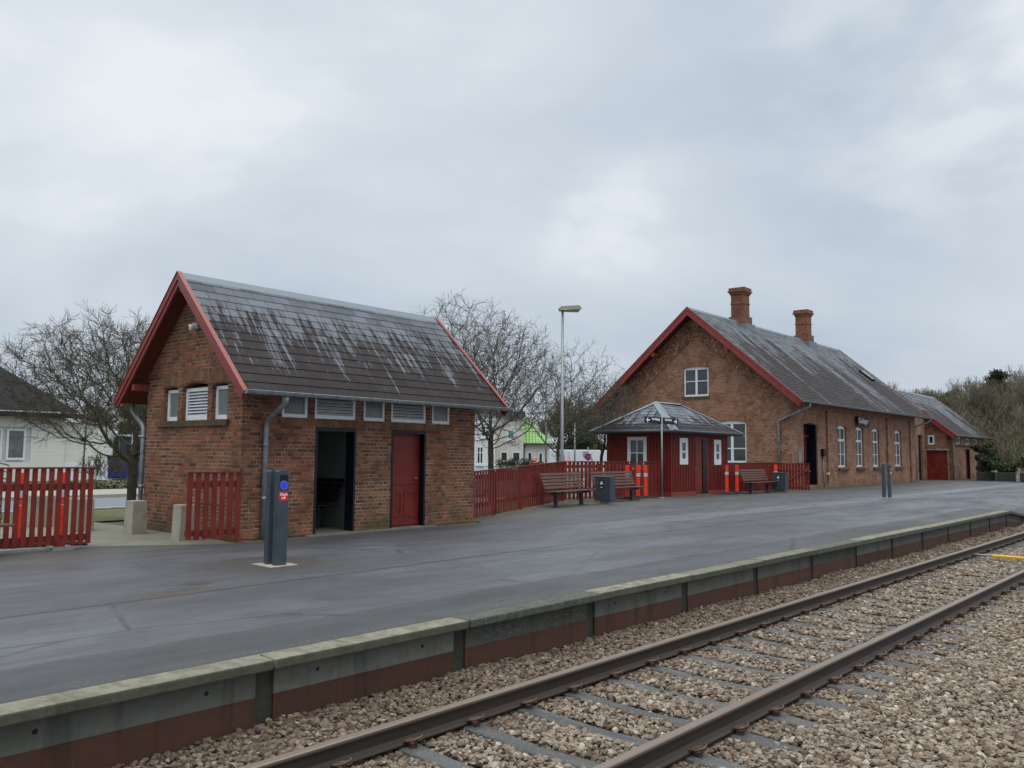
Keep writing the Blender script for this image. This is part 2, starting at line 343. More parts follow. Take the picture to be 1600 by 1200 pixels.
# thin cracks
ck = t.smooth(t.voro(t.comb(t.math('MULTIPLY', x, .16), t.math('ADD', t.math('MULTIPLY', y, .33), wv), 0.), 1.6, 'Distance', 'DISTANCE_TO_EDGE'), .010, .003)
c = t.mix(t.math('MULTIPLY', ck, t.math('MULTIPLY', t.smooth(st, .45, .6), .6)), c, (.018, .018, .018))
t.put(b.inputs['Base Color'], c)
rg = t.lin(t.math('ADD', st, t.math('MULTIPLY', t.math('SUBTRACT', st2, .5), .8)), .35, .70, .64, .30)
rg = t.math('SUBTRACT', rg, t.math('MULTIPLY', lb, .08)); rg = t.math('ADD', rg, t.math('MULTIPLY', ed, .15)); rg = t.math('ADD', rg, t.math('MULTIPLY', dz, .22))
t.put(b.inputs['Roughness'], rg); b.inputs['Specular IOR Level'].default_value = .42
t.put(b.inputs['Normal'], t.bump(t.math('ADD', t.noise(p, 120, 4, .7), t.math('MULTIPLY', t.noise(p, 1.2, 3), 3.)), .45, .004))

# coping and panels of the platform edge
def concrete(name, a, c2, moss, mossamt, rough=.85, speck=.3):
    mt, t, b = newmat(name); p = geo_pos(t); x, y, z = t.xyz(p)
    rnd = t.new('ShaderNodeObjectInfo').outputs['Random']
    c = t.mix(t.noise(p, 2.5, 5, .65), a, c2)
    f = t.lin(rnd, 0, 1, .8, 1.2); c = t.mix(1., c, t.comb(f, f, f), 'MULTIPLY')
    dr = t.noise(t.comb(t.math('MULTIPLY', x, 7.), y, t.math('MULTIPLY', z, .8)), 1.2, 4, .65)
    c = t.mix(t.math('MULTIPLY', t.smooth(dr, .5, .68), .55), c, tuple(q*.45 for q in a))
    mf = t.math('MULTIPLY', t.smooth(t.noise(p, 7, 5, .7), .42, .62), mossamt); c = t.mix(mf, c, moss)
    s = t.smooth(t.voro(p, 40), .22, .1); c = t.mix(t.math('MULTIPLY', s, speck), c, (.45, .45, .42))
    t.put(b.inputs['Base Color'], c); b.inputs['Roughness'].default_value = rough
    t.put(b.inputs['Normal'], t.bump(t.noise(p, 45, 5, .7), .5, .006)); return mt
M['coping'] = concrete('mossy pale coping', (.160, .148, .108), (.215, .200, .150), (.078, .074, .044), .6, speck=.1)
M['coping_front_shade'] = concrete('mossy coping face with painted shade', (.058, .058, .042), (.10, .10, .072), (.05, .055, .03), .6, speck=.1)  # mossy coping concrete made darker: shade of the upright face painted in
M['coping_old'] = concrete('dark lichened coping', (.06, .062, .052), (.12, .12, .10), (.04, .045, .022), .6, speck=.7)
M['panel'] = concrete('grey concrete panel', (.108, .112, .096), (.150, .155, .135), (.065, .067, .043), .3, speck=.05)
M['panel_old'] = concrete('dark mottled concrete panel', (.06, .066, .056), (.10, .105, .09), (.04, .045, .022), .6, speck=.7)
M['panel_rust'] = concrete('rust brown stained concrete', (.070, .026, .016), (.100, .041, .024), (.05, .03, .02), .4, speck=.04)
M['gap'] = concrete('dark joint post', (.035, .037, .030), (.06, .06, .05), (.03, .032, .016), .6, speck=.05)
M['sleeper'] = concrete('grey blue sleeper concrete', (.058, .060, .062), (.090, .092, .094), (.095, .085, .07), .45, .8, speck=.5)

# rail steel
mt, t, b = newmat('rusty rail steel'); M['rail'] = mt; p = geo_pos(t); z = t.xyz(p)[2]
c = t.mix(t.noise(t.comb(t.math('MULTIPLY', t.xyz(p)[0], .8), t.math('MULTIPLY', t.xyz(p)[1], 30.), t.math('MULTIPLY', z, 25.)), 1.2, 5, .65), (.020, .014, .011), (.050, .034, .026))
hd = t.smooth(z, -.372, -.352)
c = t.mix(hd, c, t.mix(t.noise(t.comb(t.math('MULTIPLY', t.xyz(p)[0], .7), t.math('MULTIPLY', t.xyz(p)[1], 60.), 0.), 1., 4, .6), (.17, .125, .095), (.27, .215, .175)))
t.put(b.inputs['Base Color'], c); t.put(b.inputs['Roughness'], t.lin(hd, 0, 1, .7, .38)); t.put(b.inputs['Metallic'], t.math('MULTIPLY', hd, .45))
t.put(b.inputs['Normal'], t.bump(t.noise(p, 60, 4, .6), .25, .003))
M['rust'] = plain('rusty spring steel', (.085, .048, .032), .6, .35, 30, .3, dirt=((.16, .115, .085), 20, .6))

# ballast stones
mt, t, b = newmat('granite ballast'); M['ballast'] = mt; p = geo_pos(t); x, y, z = t.xyz(p)
at = t.new('ShaderNodeAttribute', attribute_name='rnd').outputs['Fac']
c = t.ramp(at, [(.0, (.090, .060, .043)), (.2, (.16, .114, .084)), (.42, (.225, .170, .128)), (.62, (.285, .225, .172)), (.80, (.215, .18, .152)), (.93, (.37, .305, .24)), (.994, (.47, .42, .36)), (1., (.36, .19, .08))])
f = t.lin(t.noise(p, 55, 4, .7), .25, .75, .65, 1.35); c = t.mix(1., c, t.comb(f, f, f), 'MULTIPLY'); c = t.mix(1., c, (.92, .91, .88), 'MULTIPLY')
# brake dust and rust along the rails
q = t.math('MINIMUM', t.math('ABSOLUTE', t.math('SUBTRACT', y, 4.51)), t.math('ABSOLUTE', t.math('SUBTRACT', y, 3.01)))
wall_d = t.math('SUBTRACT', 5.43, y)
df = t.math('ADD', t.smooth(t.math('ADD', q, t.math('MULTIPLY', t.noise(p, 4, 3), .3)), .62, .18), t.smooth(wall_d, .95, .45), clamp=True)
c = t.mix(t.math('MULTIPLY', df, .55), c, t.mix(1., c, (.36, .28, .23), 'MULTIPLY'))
t.put(b.inputs['Base Color'], c); b.inputs['Roughness'].default_value = .85
t.put(b.inputs['Normal'], t.bump(t.noise(p, 90, 4, .7), .4, .004))
mt, t, b = newmat('ballast bed'); M['bed'] = mt; p = geo_pos(t)
vc = t.new('ShaderNodeTexVoronoi'); vc.inputs['Scale'].default_value = 22; t.put(vc.inputs['Vector'], p)
g1 = t.xyz(vc.outputs['Color'])[0]
t.put(b.inputs['Base Color'], t.mix(g1, (.05, .036, .027), (.17, .135, .10))); b.inputs['Roughness'].default_value = .9
t.put(b.inputs['Normal'], t.bump(t.voro(p, 22), 1., .03))

# grounds
mt, t, b = newmat('winter lawn'); M['lawn'] = mt; p = geo_pos(t)
c = t.mix(t.smooth(t.noise(p, 1.2, 5, .65), .38, .65), (.085, .105, .030), (.135, .135, .055)); f = t.lin(t.noise(p, 40, 3, .8), .2, .8, .6, 1.4)
t.put(b.inputs['Base Color'], t.mix(1., c, t.comb(f, f, f), 'MULTIPLY')); b.inputs['Roughness'].default_value = .9; t.put(b.inputs['Normal'], t.bump(t.noise(p, 50, 4, .8), 1., .03))
mt, t, b = newmat('worn paving'); M['paving'] = mt; p = geo_pos(t); u, v, _ = t.xyz(p)
fx = t.math('FRACT', t.math('DIVIDE', u, .8)); fy = t.math('FRACT', t.math('DIVIDE', v, .6))
jm = t.math('MINIMUM', t.smooth(fx, .0, .02), t.smooth(fy, 0., .03))
c = t.mix(t.noise(p, 1.1, 6, .7), (.115, .108, .078), (.25, .235, .19)); c = t.mix(jm, (.075, .075, .045), c)
c = t.mix(t.math('MULTIPLY', t.smooth(t.noise(p, 2.3, 5, .7), .55, .68), .6), c, (.085, .082, .05))
t.put(b.inputs['Base Color'], c); b.inputs['Roughness'].default_value = .8; t.put(b.inputs['Normal'], t.bump(t.math('ADD', jm, t.noise(p, 40, 4)), .4, .006))
M['road'] = plain('grey road asphalt', (.13, .14, .165), .6, .1, 1., .2, spec=.4)
M['sidewalk'] = plain('pale sidewalk slabs', (.28, .27, .245), .8, .1, 1.5, .1)
M['parking'] = plain('pale parking asphalt', (.17, .175, .185), .7, .15, .6, .2)
M['earth'] = plain('brown green rough ground', (.085, .085, .045), .95, .35, .8, .8, dirt=((.12, .095, .06), 1.4, .7), bscale=12)

# ------------------------------------------------------------------ mesh builder
class MB:
    def __init__(s): s.v = []; s.f = []; s.uv = []; s.m = []; s.sm = []
    def face(s, pts, mat=0, uv=None, smooth=False):
        b0 = len(s.v); s.v += [tuple(p) for p in pts]; s.f.append(tuple(range(b0, b0+len(pts))))
        if uv is None:
            a, b_, c_ = Vector(pts[0]), Vector(pts[1]), Vector(pts[2]); n = (b_-a).cross(c_-a)
            if n.length < 1e-12 and len(pts) > 3: n = (c_-a).cross(Vector(pts[3])-a)
            ax = [abs(q) for q in n]
            if ax[2] >= max(ax[0], ax[1]): uv = [(p[0], p[1]) for p in pts]
            elif ax[0] > ax[1]: uv = [(p[1], p[2]) for p in pts]
            else: uv = [(p[0], p[2]) for p in pts]
        s.uv += list(uv); s.m.append(mat); s.sm.append(smooth)
    def box(s, x0, x1, y0, y1, z0, z1, mat=0, mtx=None):
        P = [(x, y, z) for x in (x0, x1) for y in (y0, y1) for z in (z0, z1)]
        if mtx is not None: P = [tuple(mtx @ Vector(p)) for p in P]
        for q in ((0, 1, 3, 2), (4, 6, 7, 5), (0, 4, 5, 1), (2, 3, 7, 6), (0, 2, 6, 4), (1, 5, 7, 3)): s.face([P[i] for i in q], mat)
        return s
    def beam(s, p, q, w_, h, upv=(0, 0, 1), mat=0):
        p, q = Vector(p), Vector(q); d = (q-p).normalized(); sd = d.cross(Vector(upv)).normalized(); u_ = sd.cross(d)
        P = [e+sd*a*w_/2+u_*b_*h/2 for e in (p, q) for a in (-1, 1) for b_ in (-1, 1)]
        for f in ((0, 1, 3, 2), (4, 6, 7, 5), (0, 4, 5, 1), (2, 3, 7, 6), (0, 2, 6, 4), (1, 5, 7, 3)): s.face([P[i] for i in f], mat)
        return s
    def extrude(s, poly, mapf, depth_vec, mat=0, cap=True):
        """poly: 2-D outline, mapf: (u,w)->3-D, swept by depth_vec"""
        A = [Vector(mapf(*p)) for p in poly]; D = Vector(depth_vec); B = [a+D for a in A]; n = len(A)
        for i in range(n): s.face([A[i], A[(i+1) % n], B[(i+1) % n], B[i]], mat)
        if cap:
            for tri in tessellate_polygon([A]): s.face([A[i] for i in tri], mat); s.face([B[i] for i in tri], mat)
        return s
    def tube(s, pts, r, n=8, mat=0, caps=True, smooth=True):
        pts = [Vector(p) for p in pts]; rs = r if isinstance(r, (list, tuple)) else [r]*len(pts); rings = []; prev = None
        for i, p in enumerate(pts):
            d = (pts[min(i+1, len(pts)-1)]-pts[max(i-1, 0)]).normalized()
            a = prev if prev is not None else (Vector((0, 0, 1)) if abs(d.z) < .9 else Vector((1, 0, 0)))
            sd = (a-d*a.dot(d)).normalized(); prev = sd; u_ = d.cross(sd)
            rings.append([p+sd*math.cos(2*math.pi*k/n)*rs[i]+u_*math.sin(2*math.pi*k/n)*rs[i] for k in range(n)])
        for i in range(len(rings)-1):
            for k in range(n):
                s.face([rings[i][k], rings[i][(k+1) % n], rings[i+1][(k+1) % n], rings[i+1][k]], mat, smooth=smooth)
        if caps: s.face(rings[0], mat); s.face(rings[-1], mat)
        return s
    def lathe(s, prof, n=16, c=(0, 0), mat=0, smooth=True):
        for i in range(len(prof)-1):
            for k in range(n):
                a, b_ = 2*math.pi*k/n, 2*math.pi*(k+1)/n
                P = [(c[0]+r*math.cos(q), c[1]+r*math.sin(q), z) for (r, z), q in ((prof[i], a), (prof[i], b_), (prof[i+1], b_), (prof[i+1], a))]
                s.face(P, mat, smooth=smooth)
        return s
    def wall(s, O, U, IN, outer, holes, thick, mat=0, mat_in=None, mat_rev=None, uoff=0):
        """flat wall with openings; outer / holes are (u,z) polygons"""
        mi = mat if mat_in is None else mat_in; mr = mat if mat_rev is None else mat_rev
        O, U, IN = Vector(O), Vector(U), Vector(IN)*thick
        polys = [outer]+holes; flat = [p for q in polys for p in q]
        tris = tessellate_polygon([[Vector((a, b_, 0)) for a, b_ in q] for q in polys])
        P = [O+U*a+Vector((0, 0, b_)) for a, b_ in flat]
        for tri in tris:
            s.face([P[i] for i in tri], mat, [(flat[i][0]+uoff, flat[i][1]) for i in tri])
            s.face([P[i]+IN for i in tri], mi, [(flat[i][0], flat[i][1]) for i in tri])
        for qi, q in enumerate(polys):
            mm = mat if qi == 0 else mr
            for i in range(len(q)):
                a, b_ = q[i], q[(i+1) % len(q)]; A = O+U*a[0]+Vector((0, 0, a[1])); B = O+U*b_[0]+Vector((0, 0, b_[1]))
                if abs(a[0]-b_[0]) < 1e-6: uv = [(0, a[1]), (0, b_[1]), (thick, b_[1]), (thick, a[1])]
                else: uv = [(a[0], 0), (b_[0], 0), (b_[0], thick), (a[0], thick)]
                s.face([A, B, B+IN, A+IN], mm, uv)
        return s
    def build(s, name, mats, parent=None, bevel=0, loc=None):
        me = bpy.data.meshes.new(name)
        me.from_pydata(s.v, [], s.f)
        l = me.uv_layers.new(name='UVMap'); l.data.foreach_set('uv', np.array(s.uv, dtype=np.float32).ravel())
        me.polygons.foreach_set('material_index', s.m); me.polygons.foreach_set('use_smooth', s.sm)
        for q in (mats if isinstance(mats, (list, tuple)) else [mats]): me.materials.append(M[q] if isinstance(q, str) else q)
        bm = bmesh.new(); bm.from_mesh(me); bmesh.ops.remove_doubles(bm, verts=bm.verts, dist=1e-5)
        bmesh.ops.recalc_face_normals(bm, faces=bm.faces); bm.to_mesh(me); bm.free(); me.update()
        o = bpy.data.objects.new(name, me); col.objects.link(o)
        if parent is not None: o.parent = parent
        if loc is not None: o.location = loc
        if bevel:
            bv = o.modifiers.new('edge', 'BEVEL'); bv.width = bevel; bv.segments = 2; bv.limit_method = 'ANGLE'; bv.angle_limit = R(40)
        return o

def rect(u0, u1, z0, z1, arch=0.):
    if not arch: return [(u0, z0), (u1, z0), (u1, z1), (u0, z1)]
    n = 8; h = (u1-u0)/2; c_ = (u0+u1)/2
    return [(u0, z0), (u1, z0)]+[(c_+h*math.cos(math.pi*k/n) if False else u1-(u1-u0)*k/n, z1+arch*(1-((k/n)*2-1)**2)) for k in range(n+1)]

def tag(o, label=None, cat=None, group=None, kind=None):
    if label: o['label'] = label
    if cat: o['category'] = cat
    if group: o['group'] = group
    if kind: o['kind'] = kind
    return o
def thing(name, label, cat, loc=(0, 0, 0), rz=0, group=None):
    o = bpy.data.objects.new(name, None); col.objects.link(o); o.empty_display_size = .2
    o.location = loc; o.rotation_euler = (0, 0, rz); return tag(o, label, cat, group)
def dup(root, loc, rz, label, group=None):
    r = root.copy(); col.objects.link(r); r.location = loc; r.rotation_euler = (0, 0, rz); r['label'] = label
    if group: r['group'] = group
    for ch in list(root.children):
        c_ = ch.copy(); col.objects.link(c_); c_.parent = r
        for g_ in ch.children:
            d_ = g_.copy(); col.objects.link(d_); d_.parent = c_
    return r
def at(px, py, dist):
    d_ = fwd*F_PX+r2*(px-800)-u2*(py-600); h = math.hypot(d_.x, d_.y); return CAM+d_*(dist/h)
def text_mesh(name, txt, size, mat, parent, mtx, sx=1., align='CENTER', bold=.0):
    cu = bpy.data.curves.new('lettering', 'FONT'); cu.body = txt; cu.size = size; cu.align_x = align; cu.align_y = 'CENTER'
    cu.extrude = .002; cu.offset = bold; cu.resolution_u = 3
    tmp = bpy.data.objects.new('lettering', cu); col.objects.link(tmp)
    me = bpy.data.meshes.new_from_object(tmp); bpy.data.objects.remove(tmp)
    me.transform(mtx @ Matrix.Diagonal((sx, 1, 1, 1))); me.materials.clear(); me.materials.append(M[mat])
    o = bpy.data.objects.new(name, me); col.objects.link(o); o.parent = parent; return o
def face_mtx(origin, xdir, updir=(0, 0, 1)):
    xd, ud = Vector(xdir).normalized(), Vector(updir).normalized(); n = xd.cross(ud)
    q = Matrix((xd, ud, n)).transposed().to_4x4(); q.translation = Vector(origin); return q

# ------------------------------------------------------------------ ground, platform, roads
def gz(x, y):
    q = min(1, max(0, (y-17.8)/3.2)); return -.03-.25*q*q*(3-2*q)
def sheet(name, xs, ys, zf, mat, kind='structure'):
    g = MB(); V = {}
    for i, x in enumerate(xs):
        for j, y in enumerate(ys): V[i, j] = (x, y, zf(x, y))
    for i in range(len(xs)-1):
        for j in range(len(ys)-1): g.face([V[i, j], V[i+1, j], V[i+1, j+1], V[i, j+1]], smooth=True)
    return tag(g.build(name, mat), kind=kind)
sheet('ground', [-600, -60, -20, 0, 10, 20, 30, 40, 60, 80, 120, 900], [11.5, 14, 17.8, 18.4, 19, 19.6, 20.2, 21, 30, 60, 120, 900], gz, 'earth')
XR = 27.6
def pz(x, y):
    k = min(1, max(0, (x-XR)/2.6)); s_ = min(1, max(0, (7.3-y)/1.3)); return -.36*k*s_
g = MB()
ys0 = [5.541, 5.8, 6.3, 7.3, 9.0, 11.0]
xs0 = [-12, 0, 6, 12, 20, 26, XR, 28.3, 29, 30.2, 34, 45, 80, 110]
V = {(i, j): (x, y, pz(x, y)) for i, x in enumerate(xs0) for j, y in enumerate(ys0)}
for i in range(len(xs0)-1):
    for j in range(len(ys0)-1): g.face([V[i, j], V[i+1, j], V[i+1, j+1], V[i, j+1]])
back = [(-12, 13.75), (5.2, 13.62), (5.9, 13.1), (6.9, 12.42), (7.25, 12.40), (12.95, 12.50), (13.3, 13.05), (20.8, 16.35), (26, 16.2), (36.2, 15.9), (55.2, 16.3), (70, 16.9), (110, 17)]
for a, c_ in zip(back[:-1], back[1:]): g.face([(a[0], 11, 0), (c_[0], 11, 0), (c_[0], c_[1], 0), (a[0], a[1], 0)])
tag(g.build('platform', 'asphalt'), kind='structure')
sheet('paving', [-12, 0, 4, 6, 7.2], [12.2, 13.2, 14, 15.5, 17, 18.2], lambda x, y: gz(x, y)+.018, 'paving')
sheet('parking_lot', [10, 20, 34, 60], [20.8, 22, 24.6], lambda x, y: gz(x, y)+.012, 'parking')
sheet('lawn', [-30, 0, 4, 7, 10, 13], [18.2, 18.8, 19.4, 20, 20.6, 21.2, 25.0], lambda x, y: gz(x, y)+.03, 'lawn')
sheet('road', [-80, 0, 30, 60, 150], [25.4, 28, 31.6], lambda x, y: -.262, 'road')
g = MB(); g.box(-80, 60, 31.6, 31.8, -.4, -.15); g.box(-80, 60, 25.1, 25.4, -.4, -.20); tag(g.build('kerb', 'precast'), kind='structure')
g = MB(); g.box(-80, 60, 31.8, 36.2, -.4, -.17); tag(g.build('sidewalk', 'sidewalk'), kind='structure')
# track bed
def bz(y): return -.53 if 2.2 < y < 5.2 else (-.53 if y >= 5.2 else -.53+.02*max(0, 2.2-y))
sheet('ballast_bed', [-8, 0, 10, 20, 40, 160], [-2.5, 0, 1.2, 2.2, 3, 4, 5.2, 5.7], lambda x, y: bz(y)-.03, 'bed')

# platform edge
wallr = thing('platform_edge_wall', 'low concrete platform edge wall with mossy coping slabs along the track', 'platform edge', (0, 0, 0))
J0 = 3.39
def slope_box(mb, x0, x1, y0, y1, z0, z1, mat=0):
    P = [(x, y, z+pz(x, 5.5)) for x in (x0, x1) for y in (y0, y1) for z in (z0, z1)]
    for q in ((0, 1, 3, 2), (4, 6, 7, 5), (0, 4, 5, 1), (2, 3, 7, 6), (0, 2, 6, 4), (1, 5, 7, 3)): mb.face([P[i] for i in q], mat)
OLD = {1: 'speckled dark old coping slab', 5: 'dark mossy old coping slab'}
k = -4; xj = J0-8
for k in range(-4, 14):
    x0, x1 = J0+k*1.97, J0+(k+1)*1.97
    x1 = min(x1, XR+2.5)
    if x0 > XR+2: break
    old = k in OLD
    tilt = random.uniform(-.006, .006)
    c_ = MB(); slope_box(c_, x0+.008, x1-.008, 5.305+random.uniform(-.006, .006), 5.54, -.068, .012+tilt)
    c_.m[2] = 1 if not old else 0  # front face gets the painted shade colour, old slabs keep one tone
    o = c_.build('coping_slab', ['coping_old' if old else 'coping', 'coping_front_shade'], wallr, .012)
    if old: o['label'] = OLD[k]
    c_ = MB(); slope_box(c_, x0+.075, x1-.075, 5.43, 5.53, -.27, -.068)
    if not old:
        for hx in (x0+.45, x1-.45):
            n = 8; cyl = [(hx+.017*math.cos(2*math.pi*a/n), 5.428, -.165+pz(hx, 5.5)+.017*math.sin(2*math.pi*a/n)) for a in range(n)]
            c_.face(cyl, 1)
    o = c_.build('face_panel', ['panel_old' if old else 'panel', 'black'], wallr)
    c_ = MB(); slope_box(c_, x0+.075, x1-.075, 5.432, 5.53, -.95, -.27); c_.build('foot_panel', 'panel_rust', wallr)
    c_ = MB(); slope_box(c_, x0-.075, x0+.075, 5.452, 5.54, -.95, -.07); c_.build('joint_post', 'gap', wallr)

# ------------------------------------------------------------------ track
prof = [(-.0625, 0), (.0625, 0), (.0625, .010), (.02, .024), (.0075, .036), (.0075, .108), (.02, .115), (.0335, .120), (.0335, .142), (.027, .149), (-.027, .149), (-.0335, .142), (-.0335, .120), (-.02, .115), (-.0075, .108), (-.0075, .036), (-.02, .024), (-.0625, .010)]
for yc, lab in ((4.477, 'rusty brown steel rail nearer the platform'), (2.977, 'rusty brown steel rail farther from the platform edge')):
    g = MB(); g.extrude(prof, lambda a, b_: (-6, yc+a, -.494+b_), (170, 0, 0)); tag(g.build('rail', 'rail'), lab, 'rail', 'rails of the track')
# concave concrete sleeper, local y across the track
def sleeper():
    t_ = thing('sleeper', 'grey concrete sleeper', 'sleeper')
    ys = [-1.28, -1.22, -1.0, -.75, -.5, -.25, 0, .25, .5, .75, 1.0, 1.22, 1.28]
    def zt(y): a = abs(y); return -.012 if .6 < a < .9 else (-.012-.026*(1-(a/.6)**2) if a <= .6 else -.012-.022*(a-.9)/.38)
    def hw(y): return .085 if abs(y) > .55 else .075
    g = MB(); L = []
    for y in ys:
        h = hw(y); z = zt(y); L.append([(-h-.05, y, -.2), (-h, y, z-.008), (-h+.012, y, z), (h-.012, y, z), (h, y, z-.008), (h+.05, y, -.2)])
    for a, c_ in zip(L[:-1], L[1:]):
        for q in range(5): g.face([a[q], a[q+1], c_[q+1], c_[q]])
    g.face(L[0]); g.face(L[-1]); g.build('concrete_beam', 'sleeper', t_)
    for yc in (-.75, .75):
        for s_ in (-1, 1):
            c_ = MB(); y0 = yc+s_*.045
            # pig-tail spring clip: a bent loop of round bar
            pts = []
            for a in range(19):
                q = a/18*2*math.pi*1.25
                pts.append((.066*math.cos(q)-.0, y0+s_*(.062+.036*math.sin(q)), .036+.016*math.cos(q*.5)+.014*a/18))
            pts += [(.02, y0+s_*.02, .026), (-.05, y0+s_*.014, .022)]
            c_.tube(pts, .009, 6)
            c_.box(-.02, .02, min(y0+s_*.03, y0+s_*.075), max(y0+s_*.03, y0+s_*.075), -.02, .018)
            c_.build('spring_clip', 'rust', t_)
    return t_
S0 = 5.145-.05
spro = sleeper()
ks = list(range(-8, 52))
for i, k in enumerate(ks):
    x = S0+k*.6
    rz = random.uniform(-.008, .008)
    lab = 'one of the grey blue concrete sleepers sunk in the ballast between the rails'
    if i == 0: spro.location = (x, 3.727, -.494); spro['label'] = lab; spro['group'] = 'concrete sleepers under the rails'
    else: dup(spro, (x, 3.727, -.494+random.uniform(-.004, .002)), rz, lab, 'concrete sleepers under the rails')

# ballast stones: one object, nobody could count them
def stones():
    rng = np.random.default_rng(3)
    ph = (1+5**.5)/2
    iv = np.array([(-1, ph, 0), (1, ph, 0), (-1, -ph, 0), (1, -ph, 0), (0, -1, ph), (0, 1, ph), (0, -1, -ph), (0, 1, -ph), (ph, 0, -1), (ph, 0, 1), (-ph, 0, -1), (-ph, 0, 1)])/math.hypot(1, ph)
    it = np.array([(0, 11, 5), (0, 5, 1), (0, 1, 7), (0, 7, 10), (0, 10, 11), (1, 5, 9), (5, 11, 4), (11, 10, 2), (10, 7, 6), (7, 1, 8), (3, 9, 4), (3, 4, 2), (3, 2, 6), (3, 6, 8), (3, 8, 9), (4, 9, 5), (2, 4, 11), (6, 2, 10), (8, 6, 7), (9, 8, 1)])
    P = []
    def cell(x0, x1, y0, y1, step, sz, layers):
        gx = np.arange(x0, x1, step); gy = np.arange(y0, y1, step)
        for L in range(layers):
            X_, Y_ = np.meshgrid(gx, gy); X_ = X_.ravel()+rng.uniform(-.5, .5, X_.size)*step; Y_ = Y_.ravel()+rng.uniform(-.5, .5, Y_.size)*step
            # keep what could be seen: wedge right of the line of sight, with a margin
            d_ = np.hypot(X_, Y_); az = np.degrees(np.arctan2(X_, Y_))
            k_ = (az > 8) & (az < 92) & (d_ > 2.0)
            X_, Y_ = X_[k_], Y_[k_]
            z0 = np.where(Y_ > 5.2, -.53, np.where(Y_ < 2.2, -.53+.02*(2.2-Y_), -.525))+L*.022-.01
            hump = .025*np.sin(X_*2.1+Y_*1.7)*np.sin(X_*.9-Y_*3.1)
            side = (Y_ > 4.60) | (Y_ < 2.5)
            Z_ = z0+np.where(side, hump+.014, -.012)+np.where(Y_ > 4.6, .022, 0)+np.where((Y_ > 5.12), .012, 0)+rng.uniform(-.014, .014, X_.size)
            fx = np.abs(((X_-S0+.3) % .6)-.3)
            inside = (Y_ > 2.44) & (Y_ < 5.01)
            on = inside & (fx < .094+sz*.5) & (Y_ < 4.60)
            railm = (np.abs(Y_-4.477) < .085) | (np.abs(Y_-2.977) < .085)
            Z_ = np.where(railm, np.minimum(Z_, -.535), Z_)
            k_ = ~(on & (Z_ > -.62)) | (on & (rng.random(X_.size) < .016))
            k_ &= Y_ < 5.40
            X_, Y_, Z_ = X_[k_], Y_[k_], Z_[k_]
            P.append(np.stack([X_, Y_, Z_, rng.uniform(.62, 1.3, X_.size)*sz], 1))
    cell(1.2, 9, -.6, 5.42, .036, .0262, 2)
    cell(9, 17, 1.0, 5.42, .042, .029, 2)
    cell(17, 34, 1.8, 5.42, .062, .042, 1)
    cell(3, 24, 5.0, 5.42, .05, .031, 1)
    P = np.concatenate(P); n = len(P)
    q = rng.normal(size=(n, 4)); q /= np.linalg.norm(q, axis=1)[:, None]; a, b_, c_, d_ = q.T
    Rm = np.stack([1-2*(c_*c_+d_*d_), 2*(b_*c_-a*d_), 2*(b_*d_+a*c_), 2*(b_*c_+a*d_), 1-2*(b_*b_+d_*d_), 2*(c_*d_-a*b_), 2*(b_*d_-a*c_), 2*(c_*d_+a*b_), 1-2*(b_*b_+c_*c_)], 1).reshape(n, 3, 3)
    V_ = iv[None]*(1+rng.uniform(-.38, .30, (n, 12, 1)))+rng.uniform(-.16, .16, (n, 12, 3))
    V_ = V_*rng.uniform(.62, 1.2, (n, 1, 3)); V_ = np.einsum('nij,nkj->nki', Rm, V_); V_[:, :, 2] *= .8
    V_ = V_*P[:, None, 3:4]+P[:, None, :3]
    me = bpy.data.meshes.new('ballast_stones'); T = n*20
    me.vertices.add(n*12); me.vertices.foreach_set('co', V_.astype(np.float32).ravel())
    F_ = (it[None]+np.arange(n)[:, None, None]*12).astype(np.int32)
    me.loops.add(T*3); me.loops.foreach_set('vertex_index', F_.ravel())
    me.polygons.add(T); me.polygons.foreach_set('loop_start', np.arange(0, T*3, 3, dtype=np.int32)); me.update()
    at_ = me.attributes.new('rnd', 'FLOAT', 'POINT'); at_.data.foreach_set('value', np.repeat(rng.random(n), 12).astype(np.float32))
    me.polygons.foreach_set('use_smooth', np.zeros(T, bool)); me.materials.append(M['ballast']); me.validate()
    o = bpy.data.objects.new('ballast', me); col.objects.link(o); tag(o, kind='stuff'); o['label'] = 'brown and grey crushed ballast stones around the track'
stones()
y_ = thing('cable_cover', 'yellow plank with a grey rod lying across the track bed', 'cable cover', (18.7, 3.72, -.46), R(88))
MB().box(-.35, .3, -.055, .055, 0, .05).build('cover', 'yellow', y_, .01); MB().tube([(.3, 0, .03), (.62, .02, .025)], .018, 6).build('rod', 'galv', y_)

# ------------------------------------------------------------------ roofs
def slope_rows(mb, x0, x1, ridge, eave, th, mat=0, t0=.012, skirt=True):
    """rows of slates between ridge (y,z) and eave (y,z)"""
    ry, rz_ = ridge; ey, ez = eave; L = math.hypot(ey-ry, ez-rz_); n = max(1, math.ceil(L/th-1e-6))
    dy, dz = (ey-ry)/L, (ez-rz_)/L; ny, nz = (-dz, dy) if dy > 0 else (dz, -dy)
    if nz < 0: ny, nz = -ny, -nz
    for i in range(n):
        a, b_ = i*th, min(L, (i+1)*th)
        hi, lo = 0.002, t0
        A = (ry+dy*a+ny*hi, rz_+dz*a+nz*hi); B = (ry+dy*b_+ny*lo, rz_+dz*b_+nz*lo); C = (ry+dy*b_+ny*hi, rz_+dz*b_+nz*hi)
        mb.face([(x0, *A), (x1, *A), (x1, *B), (x0, *B)], mat, [(x0, a+.002), (x1, a+.002), (x1, b_-.002), (x0, b_-.002)])
        mb.face([(x0, *B), (x1, *B), (x1, *C), (x0, *C)], mat, [(x0, b_-.003), (x1, b_-.003), (x1, b_-.002), (x0, b_-.002)])
